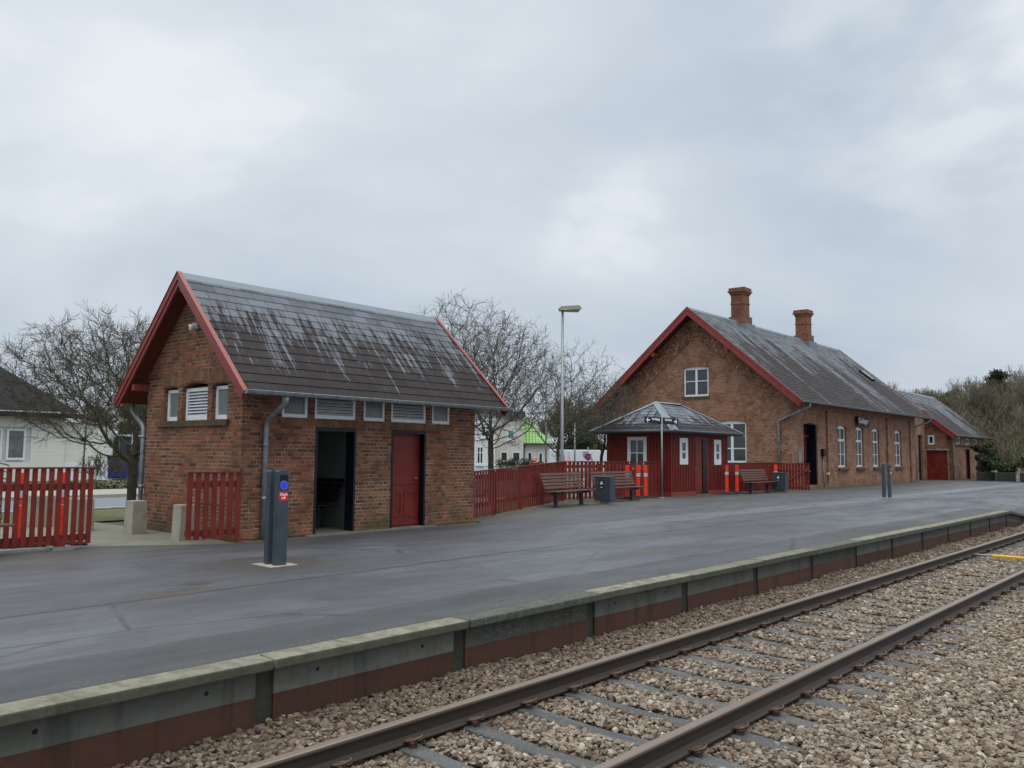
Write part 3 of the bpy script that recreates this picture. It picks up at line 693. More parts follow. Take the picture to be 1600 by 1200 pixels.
def slab(mb, x0, x1, ridge, eave, th, mat=0):
    """deck under the slates"""
    ry, rz_ = ridge; ey, ez = eave
    mb.extrude([(ry, rz_-.004), (ey, ez-.004), (ey, ez-.004-th), (ry, rz_-.004-th*1.2)], lambda a, b_: (x0, a, b_), (x1-x0, 0, 0), mat)
def gutter(parent, x0, x1, y, z, r=.062, name='gutter'):
    g = MB(); n = 8; P = [(y+r*math.cos(math.pi+math.pi*k/n), z+r*math.sin(math.pi+math.pi*k/n)) for k in range(n+1)]
    Q = [(y+(r-.006)*math.cos(math.pi+math.pi*k/n), z+(r-.006)*math.sin(math.pi+math.pi*k/n)) for k in range(n+1)]
    for L in (P, Q):
        for a, c_ in zip(L[:-1], L[1:]): g.face([(x0, *a), (x1, *a), (x1, *c_), (x0, *c_)], smooth=True)
    for x in (x0, x1): g.face([(x, *p) for p in P])
    for s_ in (P[0], P[-1]): g.tube([(x0, *s_), (x1, *s_)], .008, 6)
    xx = x0+.35
    while xx < x1: g.tube([(xx, *p) for p in [(a[0]+(a[0]-y)*.06, a[1]-.004) for a in P]], .007, 5); xx += .9
    return g.build(name, 'zinc', parent)
def pipe(parent, pts, r=.042, straps=()):
    o = MB().tube(pts, r, 10).build('downpipe', 'zinc', parent)
    if straps:
        g = MB()
        for p in straps: g.tube([(p[0], p[1], p[2]-.03), (p[0], p[1], p[2]+.03)], r+.007, 10)
        g.build('pipe_bracket', 'galv', o)
    return o
def barge(parent, x, ridge, eaves, h=.20, tk=.035, mat='red_barge'):
    """one bargeboard per slope: main board with a stepped cover strip"""
    for ey, ez in eaves:
        ry, rz_ = ridge; L = math.hypot(ey-ry, ez-rz_); dy, dz = (ey-ry)/L, (ez-rz_)/L
        nx = (abs(dz), abs(dy))
        def P(a, off): return (ry+dy*a+math.copysign(abs(dz), dy)*off, rz_+dz*a+abs(dy)*off)
        g = MB(); s_ = math.copysign(1, x[1]-x[0]); xo = x[0]
        def strip(o0, o1, xa, xb):
            A0, A1, B0, B1 = P(0, o0), P(0, o1), P(L+.03, o0), P(L+.03, o1)
            A0 = (ry, A0[1]+abs(dz/dy)*0-(-A0[0]+ry)*0) if False else (ry, rz_+o0/abs(dy)); A1 = (ry, rz_+o1/abs(dy))
            g.extrude([A0, B0, B1, A1], lambda a, b_: (xa, a, b_), (xb-xa, 0, 0))
        strip(-h+.02, .02, xo, xo+s_*tk)
        strip(-.075, .024, xo-s_*.022, xo-s_*.0005)
        strip(.0245, .036, xo-s_*.035, xo+s_*.05)
        g.build('bargeboard', mat, parent)

# windows ------------------------------------------------------------
def window(parent, O, U, IN, u0, u1, z0, z1, depth, fw=.055, vbars=(), hbars=(), glass='glass', name='window', louvre=0, bar=.03, mull=None, arch=0., frame='white'):
    """O,U,IN define the wall plane; the frame sits 'depth' behind it"""
    O, U, IN = Vector(O), Vector(U), Vector(IN)
    def P(u, z, d_): return O+U*u+IN*d_+Vector((0, 0, z))
    g = MB(); fd = .06
    def bx(a, b_, c_, d_, dd0=depth, dd1=depth+fd, mb=g, mat=0):
        pts = [P(u, z, q) for u in (a, b_) for q in (dd0, dd1) for z in (c_, d_)]
        for q in ((0, 1, 3, 2), (4, 6, 7, 5), (0, 4, 5, 1), (2, 3, 7, 6), (0, 2, 6, 4), (1, 5, 7, 3)): mb.face([pts[i] for i in q], mat)
    bx(u0, u0+fw, z0, z1); bx(u1-fw, u1, z0, z1); bx(u0+fw, u1-fw, z0, z0+fw*1.25)
    if arch:
        n = 6
        for k in range(n):
            a, b_ = u0+fw+(u1-u0-2*fw)*k/n, u0+fw+(u1-u0-2*fw)*(k+1)/n; f_ = lambda u: arch*(1-((u-u0)/(u1-u0)*2-1)**2)
            A = [P(a, z1-fw*.2, depth), P(b_, z1-fw*.2, depth), P(b_, z1+f_(b_)+.01, depth), P(a, z1+f_(a)+.01, depth)]
            g.face(A); g.face([p+IN*fd for p in A]); g.face([A[0], A[1], A[1]+IN*fd, A[0]+IN*fd])
        bx(u0+fw, u1-fw, z1-fw, z1-fw*.2)
    else: bx(u0+fw, u1-fw, z1-fw, z1)
    for c_, wd in [(v if isinstance(v, tuple) else (v, bar)) for v in vbars]: bx(c_-wd/2, c_+wd/2, z0+fw, z1-fw, depth+.008, depth+fd-.01)
    for c_, wd in [(v if isinstance(v, tuple) else (v, bar)) for v in hbars]: bx(u0+fw, u1-fw, c_-wd/2, c_+wd/2, depth+.004, depth+fd-.012)
    f = g.build(name, frame, parent)
    if louvre:
        l = MB(); n = louvre; H = z1-z0-2.3*fw
        for k in range(n):
            c_ = z0+fw*1.3+H*(k+.5)/n; hh = H/n
            A = [P(u0+fw, c_-hh*.42, depth+.002), P(u1-fw, c_-hh*.42, depth+.002), P(u1-fw, c_+hh*.25, depth+.045), P(u0+fw, c_+hh*.25, depth+.045)]
            l.face(A); l.face([p+Vector((0, 0, -.008)) for p in A]); l.face([A[0], A[1], A[1]+Vector((0, 0, -.008)), A[0]+Vector((0, 0, -.008))])
        l.build('louvre', 'slat', f)
        p = MB(); bx(u0+fw*.5, u1-fw*.5, z0+fw*.5, z1-fw*.5, depth+.048, depth+.056, p); p.build('backing', 'black', f)
    else:
        p = MB(); bx(u0+fw*.5, u1-fw*.5, z0+fw*.5, z1-fw*.5, depth+.026, depth+.032, p); p.build('pane', glass, f)
    return f
def arch_band(parent, O, U, OUT, u0, u1, zc, rise, h, tk, mat, name='brick_arch'):
    O, U, OUT = Vector(O), Vector(U), Vector(OUT); g = MB(); n = 12; L = 0
    f_ = lambda u: zc+rise*(1-((u-u0)/(u1-u0)*2-1)**2)
    for k in range(n):
        a, b_ = u0+(u1-u0)*k/n, u0+(u1-u0)*(k+1)/n; za, zb_ = f_(a), f_(b_)
        A = [O+U*a+Vector((0, 0, za)), O+U*b_+Vector((0, 0, zb_)), O+U*b_+Vector((0, 0, zb_+h)), O+U*a+Vector((0, 0, za+h))]
        Fp = [p+OUT*tk for p in A]; l = math.hypot(b_-a, zb_-za)
        g.face(Fp, 0, [(0.01, L), (0.01, L+l), (h+.01, L+l), (h+.01, L)]); L += l
        g.face([A[0], A[1], Fp[1], Fp[0]]); g.face([A[3], A[2], Fp[2], Fp[3]])
        if k == 0: g.face([A[0], A[3], Fp[3], Fp[0]])
        if k == n-1: g.face([A[1], A[2], Fp[2], Fp[1]])
    return g.build(name, mat, parent)
def soldier_box(mb, x0, x1, y0, y1, z0, z1, axis='x'):
    """box whose courses stand upright"""
    P = [(x, y, z) for x in (x0, x1) for y in (y0, y1) for z in (z0, z1)]
    for q in ((0, 1, 3, 2), (4, 6, 7, 5), (0, 4, 5, 1), (2, 3, 7, 6), (0, 2, 6, 4), (1, 5, 7, 3)):
        pts = [P[i] for i in q]; a = 0 if axis == 'x' else 1
        mb.face(pts, 0, [(p[2]+p[1-a]*.9, p[a]) for p in pts])

EX, EY = Vector((1, 0, 0)), Vector((0, 1, 0))
# ------------------------------------------------------------------ near brick building
B1 = thing('brick_hut', 'small red brick hut with a steep streaked slate roof beside the check in post', 'hut', (7.23, 12.53, 0), R(1.0))
L1, D1 = 5.6, 3.4
EZ, EYo = 2.44, .60; RY, RZ = 1.70, 4.64; SL = (RZ-EZ)/(RY+EYo)
g = MB()
fh = [rect(.76, 1.30, 2.08, 2.56), rect(1.44, 2.37, 2.08, 2.56), rect(2.55, 3.08, 2.08, 2.56), rect(3.23, 4.17, 2.08, 2.56), rect(4.33, 4.85, 2.08, 2.56)]
zt = EZ+SL*EYo-.09
outer = [(0, -.3), (1.47, -.3), (1.47, 1.93), (2.38, 1.93), (2.38, -.3), (3.25, -.3), (3.25, 1.93), (4.16, 1.93), (4.16, -.3), (L1, -.3), (L1, zt), (0, zt)]
g.wall((0, 0, 0), EX, EY, outer, fh, .23, 0, 1, 0)
g.wall((0, D1, 0), EX, -EY, rect(0, L1, -.3, zt), [], .23, 0, 1)
gp = [(.23, -.3), (D1-.23, -.3), (D1-.23, zt+.12), (RY, RZ-.12), (.23, zt+.12)]
gp_out = [(.0005, -.3), (D1-.0005, -.3), (D1-.0005, zt+.0), (RY, RZ-.125), (.0005, zt)]
gh = [rect(.48, 1.00, 2.03, 2.63, .03), rect(1.14, 2.05, 2.03, 2.65, .05), rect(2.20, 2.74, 2.03, 2.63, .03)]
g.wall((-.002, 0, 0), EY, EX, gp_out, gh, .23, 0, 1, 0, uoff=.11)
g.wall((L1+.002, 0, 0), EY, -EX, gp_out, [], .23, 0, 1, 0)
g.box(2.76, 2.86, .23, D1-.23, 0, 2.5, 1)
g.build('wall', ['brick_red', 'plaster'], B1)
MB().box(.23, L1-.23, .0, D1-.23, -.2, .03).build('floor', 'floor', B1)
MB().box(.235, L1-.235, .235, D1-.235, 2.62, 2.66).build('ceiling', 'plaster', B1)
# plinth step in front of the doors
MB().box(1.3, 4.4, -.12, -.003, -.1, .028).build('threshold', 'floor', B1, .008)
# bands and arches
g = MB(); soldier_box(g, .71, 4.95, -.018, -.0005, 1.945, 2.05); g.build('brick_band', 'brick_arch', B1)
g = MB(); soldier_box(g, -.05, -.0025, .40, 2.92, 1.92, 2.02, 'y'); g.build('window_sill', 'brick_moss', B1)
arch_band(B1, (-.002, 0, 0), EY, -EX, .42, 1.07, 2.645, .035, .22, .012, 'brick_arch')
arch_band(B1, (-.002, 0, 0), EY, -EX, 1.075, 2.125, 2.665, .06, .24, .014, 'brick_arch')
arch_band(B1, (-.002, 0, 0), EY, -EX, 2.13, 2.80, 2.645, .035, .22, .012, 'brick_arch')
for a, b_, lv in ((.76, 1.30, 0), (1.44, 2.37, 6), (2.55, 3.08, 0), (3.23, 4.17, 6), (4.33, 4.85, 0)):
    window(B1, (0, 0, 0), EX, EY, a+.004, b_-.004, 2.085, 2.555, .02, .05, glass='glass_frost', louvre=lv, name='louvred_window' if lv else 'window')
for a, b_, lv in ((.48, 1.00, 0), (1.14, 2.05, 8), (2.20, 2.74, 0)):
    window(B1, (0, 0, 0), EY, EX, a+.004, b_-.004, 2.035, 2.615, .075, .06, glass='glass_frost', louvre=lv, name='louvred_window' if lv else 'window')
# navy door linings
for a, b_ in ((1.47, 2.38), (3.25, 4.16)):
    g = MB(); g.box(a+.002, a+.045, -.012, .235, .03, 1.925); g.box(b_-.045, b_-.002, -.012, .235, .03, 1.925); g.box(a+.045, b_-.045, -.010, .235, 1.86, 1.925); g.build('door_lining', 'navy', B1)
d_ = MB(); d_.box(3.296, 4.114, .135, .175, .04, 1.858)
for x0 in (3.34, 3.72):
    for q in ((x0, x0+.04, .12, .62), (x0+.28, x0+.32, .12, .62), (x0+.04, x0+.28, .12, .16), (x0+.04, x0+.28, .58, .62)): d_.box(q[0], q[1], .122, .1345, q[2]+.1, q[3]+.1)
d_.box(3.30, 4.11, .118, .1345, .06, .14); d_.box(3.30, 4.11, .118, .1345, .86, .90)
dr = d_.build('door', 'red', B1); MB().tube([(4.04, .13, .98), (4.04, .09, .98), (3.95, .085, .98)], .012, 6).build('handle', 'galv', dr)
# roof
g = MB(); XA, XB = -.33, 6.0
slope_rows(g, XA, XB, (RY, RZ), (-EYo, EZ), .226, 0); slope_rows(g, XA, XB, (RY, RZ), (2*RY+EYo, EZ), .226, 0)
rf = g.build('roof', 'slate_near', B1)
g = MB(); slab(g, XA+.02, XB-.02, (RY, RZ), (-EYo+.01, EZ+.01), .05); slab(g, XA+.02, XB-.02, (RY, RZ), (2*RY+EYo-.01, EZ+.01), .05)
# boarded eaves below
g.build('soffit', 'red_dark', rf)
g = MB(); g.extrude([(-.12, -.105), (0, .035), (.12, -.105), (.10, -.105), (0, .01), (-.10, -.105)], lambda a, b_: (XA-.01, RY+a, RZ+b_), (XB-XA+.02, 0, 0)); g.build('ridge_cap', 'zinc_ridge', rf)
barge(B1, (XA-.02, XB), (RY, RZ), [(-EYo, EZ), (2*RY+EYo, EZ)], .175); barge(B1, (XB+.02, XA), (RY, RZ), [(-EYo, EZ), (2*RY+EYo, EZ)], .20)
gutter(B1, XA-.03, XB+.05, -EYo-.07, EZ+.015); gutter(B1, XA-.03, XB+.05, 2*RY+EYo+.07, EZ+.015)
for py_, pz_ in ((RY, RZ-.20), (.0, 2.86), (3.4, 2.74)):
    MB().box(XA+.03, -.004, py_-.055, py_+.055, pz_-.12, pz_).build('purlin_end', 'red_barge', B1)
pipe(B1, [(.41, -.64, 2.40), (.41, -.64, 2.33), (.42, -.58, 2.27), (.42, -.16, 2.05), (.42, -.075, 1.98), (.42, -.065, 1.88), (.42, -.065, .0)], .044, [(.42, -.065, 1.6), (.42, -.065, .7)])
pipe(B1, [(-.02, 3.98, 2.40), (-.02, 3.98, 2.28), (-.02, 3.90, 2.2), (-.02, 3.52, 1.98), (-.02, 3.475, 1.9), (-.02, 3.475, .0)], .044, [(-.02, 3.475, 1.75), (-.02, 3.475, .8)])
g = MB(); g.tube([(-.003, 1.56, 3.72), (-.10, 1.56, 3.72)], .05, 12); g.tube([(-.10, 1.56, 3.72), (-.14, 1.56, 3.705)], [.05, .02], 12)
cm = g.build('security_camera', 'white', B1); g = MB(); g.lathe([(0, -.062), (.03, -.055), (.05, -.035), (.058, 0), (.05, .035), (0, .05)], 14, (0, 0)); o = g.build('dome', 'white', cm); o.location = (-.14, 1.57, 3.69)
MB().box(-.205, -.19, 1.555, 1.60, 3.66, 3.71).build('lens', 'black', cm)
MB().box(-.17, -.155, .24, .32, 0, 0).v

# ------------------------------------------------------------------ benches
def slat_bench(length, label, cat='bench', group=None, mat='slat_wood'):
    t_ = thing('bench', label, cat, group=group); h = length/2
    for (y, z, dx) in ((-.30, .445, .02), (-.195, .44, .02), (-.09, .435, .02), (.015, .43, .02)):
        MB().box(-h-dx, h+dx, y-.045, y+.045, z-.018, z+.018).build('seat_slat', mat, t_, .008)
    for k in range(5):
        z = .535+k*.092; y = .10+k*.036
        MB().box(-h, h, -.018, .018, -.037, .037, mtx=Matrix.Translation((0, y, z)) @ Matrix.Rotation(R(-20), 4, 'X')).build('back_slat', mat, t_, .01)
    for s_ in (-1, 1):
        x = s_*(h-.42)
        g = MB(); g.box(x-.045, x+.045, -.10, .0, 0, .34); g.box(x-.09, x+.09, -.19, .08, 0, .012); g.build('leg', 'anthracite', t_, .006)
        g = MB(); g.beam((x, -.34, .40), (x, .10, .385), .05, .045); g.beam((x, .08, .39), (x, .29, .94), .05, .03, (0, 1, 0)); g.build('bracket', 'anthracite', t_)
    g = MB(); g.box(-h+.15, h-.15, -.12, .02, .345, .385); g.tube([(-h+.12, -.22, .375), (h-.12, -.22, .375)], .022, 8); g.build('beam', 'anthracite', t_)
    return t_
BG = 'slatted platform benches'
b1 = slat_bench(2.35, 'brown slatted bench in front of the slanting red fence, left of the litter bin', group=BG); b1.location = (19.05, 14.95, 0); b1.rotation_euler.z = R(9)
dup(b1, (22.25, 15.42, 0), R(1), 'brown slatted bench behind the litter bin, beside three orange marker posts', BG)
dup(b1, (31.55, 15.05, 0), R(1), 'brown slatted bench right of the red shed, next to the far litter bin', BG)
dup(b1, (2.78, 13.05, 0), R(1), 'brown slatted bench cut off by the left edge, before the red sliding gate', BG)
ib = slat_bench(1.5, 'dark slatted bench inside the open doorway of the brick hut', group=None, mat='black'); ib.location = (7.23+2.33, 12.53+1.42, .03); ib.rotation_euler.z = R(-89)

# ------------------------------------------------------------------ litter bins
def bin_(label):
    t_ = thing('litter_bin', label, 'litter bin', group='litter bins by the benches')
    MB().box(-.14, .14, -.28, .28, .10, .79).build('body', 'bin', t_, .015)
    MB().box(-.15, .15, -.29, .29, .792, .825).build('lid', 'bin', t_, .012)
    MB().box(-.07, .07, -.14, .14, 0, .099).build('foot', 'precast', t_)
    pn = MB().box(-.146, -.1405, -.06, .12, .46, .73).build('pictogram_plate', 'black', t_)
    # hand dropping litter over a bin, as simple white shapes
    g = MB(); X0 = -.1485
    def poly(pts): g.extrude(pts, lambda a, b_: (X0, -a+.03, b_), (.002, 0, 0))
    poly([(-.055, .63), (-.035, .655), (.0, .66), (.03, .635), (.055, .63), (.055, .61), (.01, .61), (-.01, .635), (-.04, .615)])
    poly([(-.05, .60), (.05, .60), (.05, .585), (-.05, .585)]); poly([(-.01, .682), (.015, .70), (.03, .68), (.005, .665)])
    for k in range(2): poly([(-.05, .52-k*.025), (.05, .52-k*.025), (.05, .513-k*.025), (-.05, .513-k*.025)])
    g.build('pictogram', 'sky_text', pn)
    return t_
bb = bin_('slate grey litter bin with a white pictogram between the first two benches'); bb.location = (20.62, 14.75, 0); bb.rotation_euler.z = R(4)
dup(bb, (32.75, 14.65, 0), R(3), 'slate grey litter bin with a pictogram left of the open red gate')

# ------------------------------------------------------------------ card readers
def reader(label):
    t_ = thing('card_reader', label, 'card reader', group='twin posted card readers')
    def post(y, name):
        n = 4; h = 1.24; r = .028; w_, d2 = .0775, .048
        P = [(-w_, 0), (-w_, h-r)]+[(-w_+r*(1-math.cos(a*math.pi/2/n)), h-r+r*math.sin(a*math.pi/2/n)) for a in range(1, n+1)]
        P += [(-p[0], p[1]) for p in reversed(P)]
        g = MB(); g.extrude(P, lambda a, b_: (a, y-d2, b_), (0, 2*d2, 0)); return g.build(name, 'anthracite', t_, .012)
    a = post(-.10, 'front_post'); b_ = post(.10, 'rear_post')
    MB().box(-.20, .20, -.23, .23, 0, .014).build('base_plate', 'precast', t_)
    for po, s_ in ((a, -1), (b_, 1)):
        yf = s_*(.148+.0); n = 20
        MB().box(-.058, .058, min(yf, yf+s_*.004), max(yf, yf+s_*.004), 1.075, 1.18).build('display', 'navy', po)
        g = MB(); g.tube([(0, yf, 1.045), (0, yf+s_*.012, 1.045)], .062, n); rg = g.build('reader_ring', 'ring', po)
        g = MB(); g.tube([(0, yf+s_*.0122, 1.045), (0, yf+s_*.015, 1.045)], .034, n); g.build('reader_light', 'reader', po)
        MB().box(-.062, .062, min(yf, yf+s_*.003), max(yf, yf+s_*.003), .845, .965).build('sticker', 'sign_red', po)
        mt_ = face_mtx((0, yf+s_*.0045, .925), (-s_, 0, 0))
        text_mesh('lettering', 'Check', .044, 'sky_text', po, mt_, 1, bold=.001)
        mt_ = face_mtx((0, yf+s_*.0045, .882), (-s_, 0, 0)); text_mesh('lettering', 'ud!', .044, 'sky_text', po, mt_, 1, bold=.001)
    return t_
cr = reader('anthracite twin post card reader with a blue light and red sticker beside the brick hut'); cr.location = (6.12, 9.66, .003)
dup(cr, (32.05, 10.25, .003), 0, 'distant anthracite twin post card reader on the platform before the station windows')

# ------------------------------------------------------------------ orange marker posts
def marker(label):
    t_ = thing('marker_post', label, 'marker post', group='orange marker posts')
    def sec(z0, z1, e=0): return MB().box(-.066-e, .066+e, -.02-e, .02+e, z0, z1)
    sec(.05, .62).box(-.067, .067, -.021, .021, .63, .70).build('lower_blade', 'orange', t_, .006)
    sec(.86, 1.13).build('upper_blade', 'orange', t_, .008); sec(.74, .86, .002).build('reflector', 'reflect', t_)
    MB().box(-.06, .06, -.016, .016, .70, .74).build('band', 'sign_red', t_)
    g = MB(); g.extrude([(-.42, 0), (.42, 0), (.38, .035), (.12, .06), (.09, .09), (-.09, .09), (-.12, .06), (-.38, .035)], lambda a, b_: (a, -.10, b_), (0, .20, 0)); g.build('rubber_foot', 'rubber', t_, .01)
    return t_
mp = marker('orange marker post with a grey band, leftmost of three beside the middle bench'); mp.location = (23.45, 15.85, 0); mp.rotation_euler.z = R(-50)
for (x, y, rz_, lab) in ((24.08, 15.85, -62, 'orange marker post leaning slightly, middle of the three beside the second bench'), (24.55, 15.84, -45, 'orange marker post nearest the grey direction sign pole'),
                       (29.5, 15.35, -50, 'dull orange marker post right of the shed windows, left of its twin'), (30.25, 15.30, -60, 'bright orange marker post touching the third bench'),
                       (33.45, 15.15, -60, 'orange marker post top showing above the far litter bin'), (4.50, 14.2, -15, 'orange marker post behind the left part of the sliding gate'),
                       (5.0, 14.0, -20, 'orange marker post behind the right part of the sliding gate')):
    o = dup(mp, (x, y, 0), R(rz_), lab)
    if 'leaning' in lab: o.rotation_euler.y = R(1.5)

# ------------------------------------------------------------------ concrete blocks
def block(name, label, x, y, rz_, sx=.34, sy=.30, h=.57):
    g = MB(); g.extrude([(-sx/2, 0), (sx/2, 0), (sx/2-.015, h), (-sx/2+.015, h)], lambda a, b_: (a, -sy/2, b_), (0, sy, 0))
    o = g.build(name, 'precast', None, .012); o.location = (x, y, -.02); o.rotation_euler.z = R(rz_)
    return tag(o, label, 'concrete block', 'concrete blocks at the yard entrance')
block('concrete_block', 'pale upright concrete block standing at the back corner of the brick hut', 6.70, 15.15, 8, .30, .26, .60)
block('concrete_block', 'pale concrete block half hidden behind the short red fence panel', 6.80, 13.55, 3, .28, .26, .60)
block('concrete_block', 'concrete block seen through the middle gaps of the sliding gate', 6.05, 17.95, 5, .40, .5, .60)
block('concrete_block', 'concrete block behind the right end of the sliding gate', 6.2, 16.4, 5, .36, .44, .60)

# ------------------------------------------------------------------ fences
def fence(name, label, cat, pts, h0, h1, bw, gap, zb, rails=(.3, .92), posts=True, cap=True, group=None, th=.022, wave=0, rails_back=True):
    t_ = thing(name, label, cat, (pts[0][0], pts[0][1], 0), 0, group); O = Vector((pts[0][0], pts[0][1], 0))
    bo, cp = MB(), MB(); tot = sum((Vector(b_)-Vector(a)).length for a, b_ in zip(pts[:-1], pts[1:])); s_ = 0
    for a, b_ in zip(pts[:-1], pts[1:]):
        a, b_ = Vector((*a, 0)), Vector((*b_, 0)); d_ = (b_-a); L = d_.length; d_.normalize(); nrm = Vector((d_.y, -d_.x, 0))
        if nrm.y > 0: nrm = -nrm
        hh = lambda q: h0+(h1-h0)*min(1, (s_+q)/tot) if not wave else (h0+(h1-h0)*min(1, (s_+q)/wave))
        q = 0
        while q+bw <= L+.02:
            z1 = hh(q+bw/2); z0 = zb+random.uniform(-.008, .008); z1 -= .0 if cap else random.uniform(0, .004)
            jt = random.uniform(-.002, .002)
            P = [a+d_*(q+e)+nrm*o_ for e in (jt, bw+jt) for o_ in (0, th)]
            V8 = [p+Vector((0, 0, z)) for p in P for z in (z0, z1)]; V8 = [v-O for v in V8]
            for f in ((0, 1, 3, 2), (4, 6, 7, 5), (0, 4, 5, 1), (2, 3, 7, 6), (0, 2, 6, 4), (1, 5, 7, 3)): bo.face([V8[i] for i in f])
            q += bw+gap
        for r_ in rails:
            zz0 = r_*hh(0)/1.0; zz1 = r_*hh(L)/1.0; qe = q-gap; b_ = a+d_*min(qe, L); off = -nrm*.022 if rails_back else nrm*(th+.02)
            MB().beam(a+off-O+Vector((0, 0, zz0)), b_+off-O+Vector((0, 0, zz1)), .04, .095).build('cross_rail', 'red', t_)
        if cap: cp.beam(a+nrm*.008-O+Vector((0, 0, hh(0)+.012)), b_+nrm*.008-O+Vector((0, 0, hh(L)+.012)), .075, .024)
        if posts:
            n = max(1, round(L/2.0))
            for k in range(n+1):
                if k == n and b_ != Vector((*pts[-1], 0)): continue
                p = a+d_*(L*k/n)-nrm*.09-O; q_ = MB(); hz = hh(L*k/n)-.06
                q_.box(p.x-.045, p.x+.045, p.y-.045, p.y+.045, 0, hz); q_.build('post', 'red', t_)
        s_ += L
    bo.build('boards', 'red', t_)
    if cap: cp.build('cap_rail', 'red', t_)
    return t_
fence('picket_fence', 'long dark red board fence running from the brick hut to the red shed', 'fence', [(12.88, 12.98), (20.9, 16.55), (26.0, 16.02)], 1.05, 1.24, .13, .062, .03, (.28, .88), wave=8.6, th=.014)
fence('picket_fence', 'red board fence between the red shed and the open gate', 'fence', [(30.42, 15.95), (34.2, 15.55)], 1.18, 1.20, .095, .035, .03, (.28, .88))
fence('picket_fence', 'short red fence panel at the left corner of the brick hut', 'fence', [(6.36, 12.60), (7.30, 12.50)], 1.13, 1.13, .082, .050, .085, (.16, .84), posts=False)
MB()
sg = fence('sliding_gate', 'wide red slatted sliding gate at the left edge of the platform', 'gate', [(1.0, 13.34), (5.24, 13.32)], 1.20, 1.20, .070, .042, .07, (.14, .78), posts=False)
g = MB(); g.beam((-.3, -.10, .03), (4.1, -.02, .03), .035, .03); g.box(3.65, 3.95, -.15, .15, 0, .05); g.build('ground_rail', 'galv', sg)
MB().box(3.72, 3.84, -.07, .07, .02, .16).build('roller_foot', 'red', sg)
# open gate by the station, seen from its braced side
og = thing('picket_gate', 'open red picket gate with a diagonal brace beside the station door', 'gate', (34.35, 15.50, 0), R(-90))
W_ = 1.42
g = MB(); q = 0
while q < W_-.05: g.box(q, q+.095, .0, .022, .07, 1.17); q += .132
g.build('boards', 'red', og)
g = MB(); g.box(0, W_, -.032, -.001, .20, .29); g.box(0, W_, -.032, -.001, .90, .99); g.beam((.06, -.045, .26), (W_-.06, -.045, .93), .095, .025, (0, 1, 0))
g.build('braces', 'red_barge', og); MB().box(-.12, -.01, -.05, .06, 0, 1.2).build('gate_post', 'red', og)
MB().box(0, W_, -.02, .045, 1.172, 1.195).build('cap_rail', 'red', og); MB().tube([(W_, -.05, .86), (W_+.08, -.06, .86)], .012, 6).build('latch', 'galv', og)

# ------------------------------------------------------------------ red wooden shed
SH = thing('wooden_shed', 'red boarded shed with a hipped slate roof before the station gable', 'shed', (25.96, 15.7, 0), R(1.0))
LS, DS = 4.42, 2.75
g = MB()
def boards_x(x0, x1, z0, z1, y=0, s_=-1):
    q = x0
    while q < x1-.02:
        g.box(q+.012, min(q+.055, x1), y+(-.022 if s_ < 0 else 0), y+(0 if s_ < 0 else .022), z0, z1, 0); q += .14
wl = MB(); wl.wall((0, 0, 0), EX, EY, rect(0, LS, -.05, 2.32), [rect(.66, 1.18, 1.19, 2.08), rect(3.31, 3.81, 1.17, 2.06), rect(1.80, 2.74, .04, 2.12)], .1)
wl.wall((0, 0, 0), EY, EX, rect(.0005, DS, -.05, 2.32), [rect(1.04, 1.74, 1.0, 2.10)], .1)
wl.wall((LS, 0, 0), EY, -EX, rect(.0005, DS, -.05, 2.32), [], .1); wl.wall((0, DS, 0), EX, -EY, rect(.001, LS-.001, -.05, 2.32), [], .1)
wl.build('wall', 'red', SH)
q = .01
while q < LS-.03:
    zlo, zhi = .16, 2.31; segs = [(zlo, zhi)]
    if .60 < q < 1.21: segs = [(zlo, 1.16), (2.13, zhi)]
    if 3.25 < q < 3.85: segs = [(zlo, 1.13), (2.11, zhi)]
    if 1.74 < q < 2.78: segs = [(2.17, zhi)]
    for a, b_ in segs: g.box(q, q+.055, -.024, -.001, a, b_)
    q += .115
q = .03
while q < DS-.03:
    segs = [(.16, 2.31)] if not .94 < q < 1.80 else [(.16, .92), (2.18, 2.31)]
    for a, b_ in segs: g.box(-.024, -.001, q, q+.055, a, b_)
    q += .135
g.build('cover_strips', 'red', SH)
g = MB(); g.box(-.03, 1.78, -.034, -.0255, -.02, .16); g.box(2.76, LS+.03, -.034, -.0255, -.02, .16); g.box(-.034, -.0255, 0, DS, -.02, .16); g.build('plinth_board', 'red_barge', SH)
window(SH, (0, 0, 0), EX, EY, .62, 1.22, 1.15, 2.12, -.035, .17, hbars=((1.62, .06),), glass='glass')
window(SH, (0, 0, 0), EX, EY, 3.27, 3.85, 1.13, 2.10, -.035, .17, hbars=((1.60, .06),), glass='glass')
window(SH, (0, 0, 0), EY, EX, .98, 1.80, .95, 2.15, -.035, .13, hbars=((1.56, .035),), vbars=((1.39, .035),), glass='glass')
g = MB(); g.box(1.82, 2.40, .03, .07, .05, 2.11)
for z0, z1 in ((.2, .85), (1.05, 1.95)): g.box(1.90, 2.32, .018, .0295, z0, z1)
dr = g.build('door', 'red', SH); MB().tube([(1.87, .02, 1.0), (1.87, -.02, 1.0), (1.95, -.025, 1.0)], .012, 6).build('handle', 'galv', dr)
g = MB(); g.box(2.41, 2.74, .0, .095, .04, 2.12); g.build('door_lining', 'navy', SH); MB().box(1.78, 2.78, -.06, .0, -.02, .035).build('threshold', 'floor', SH)
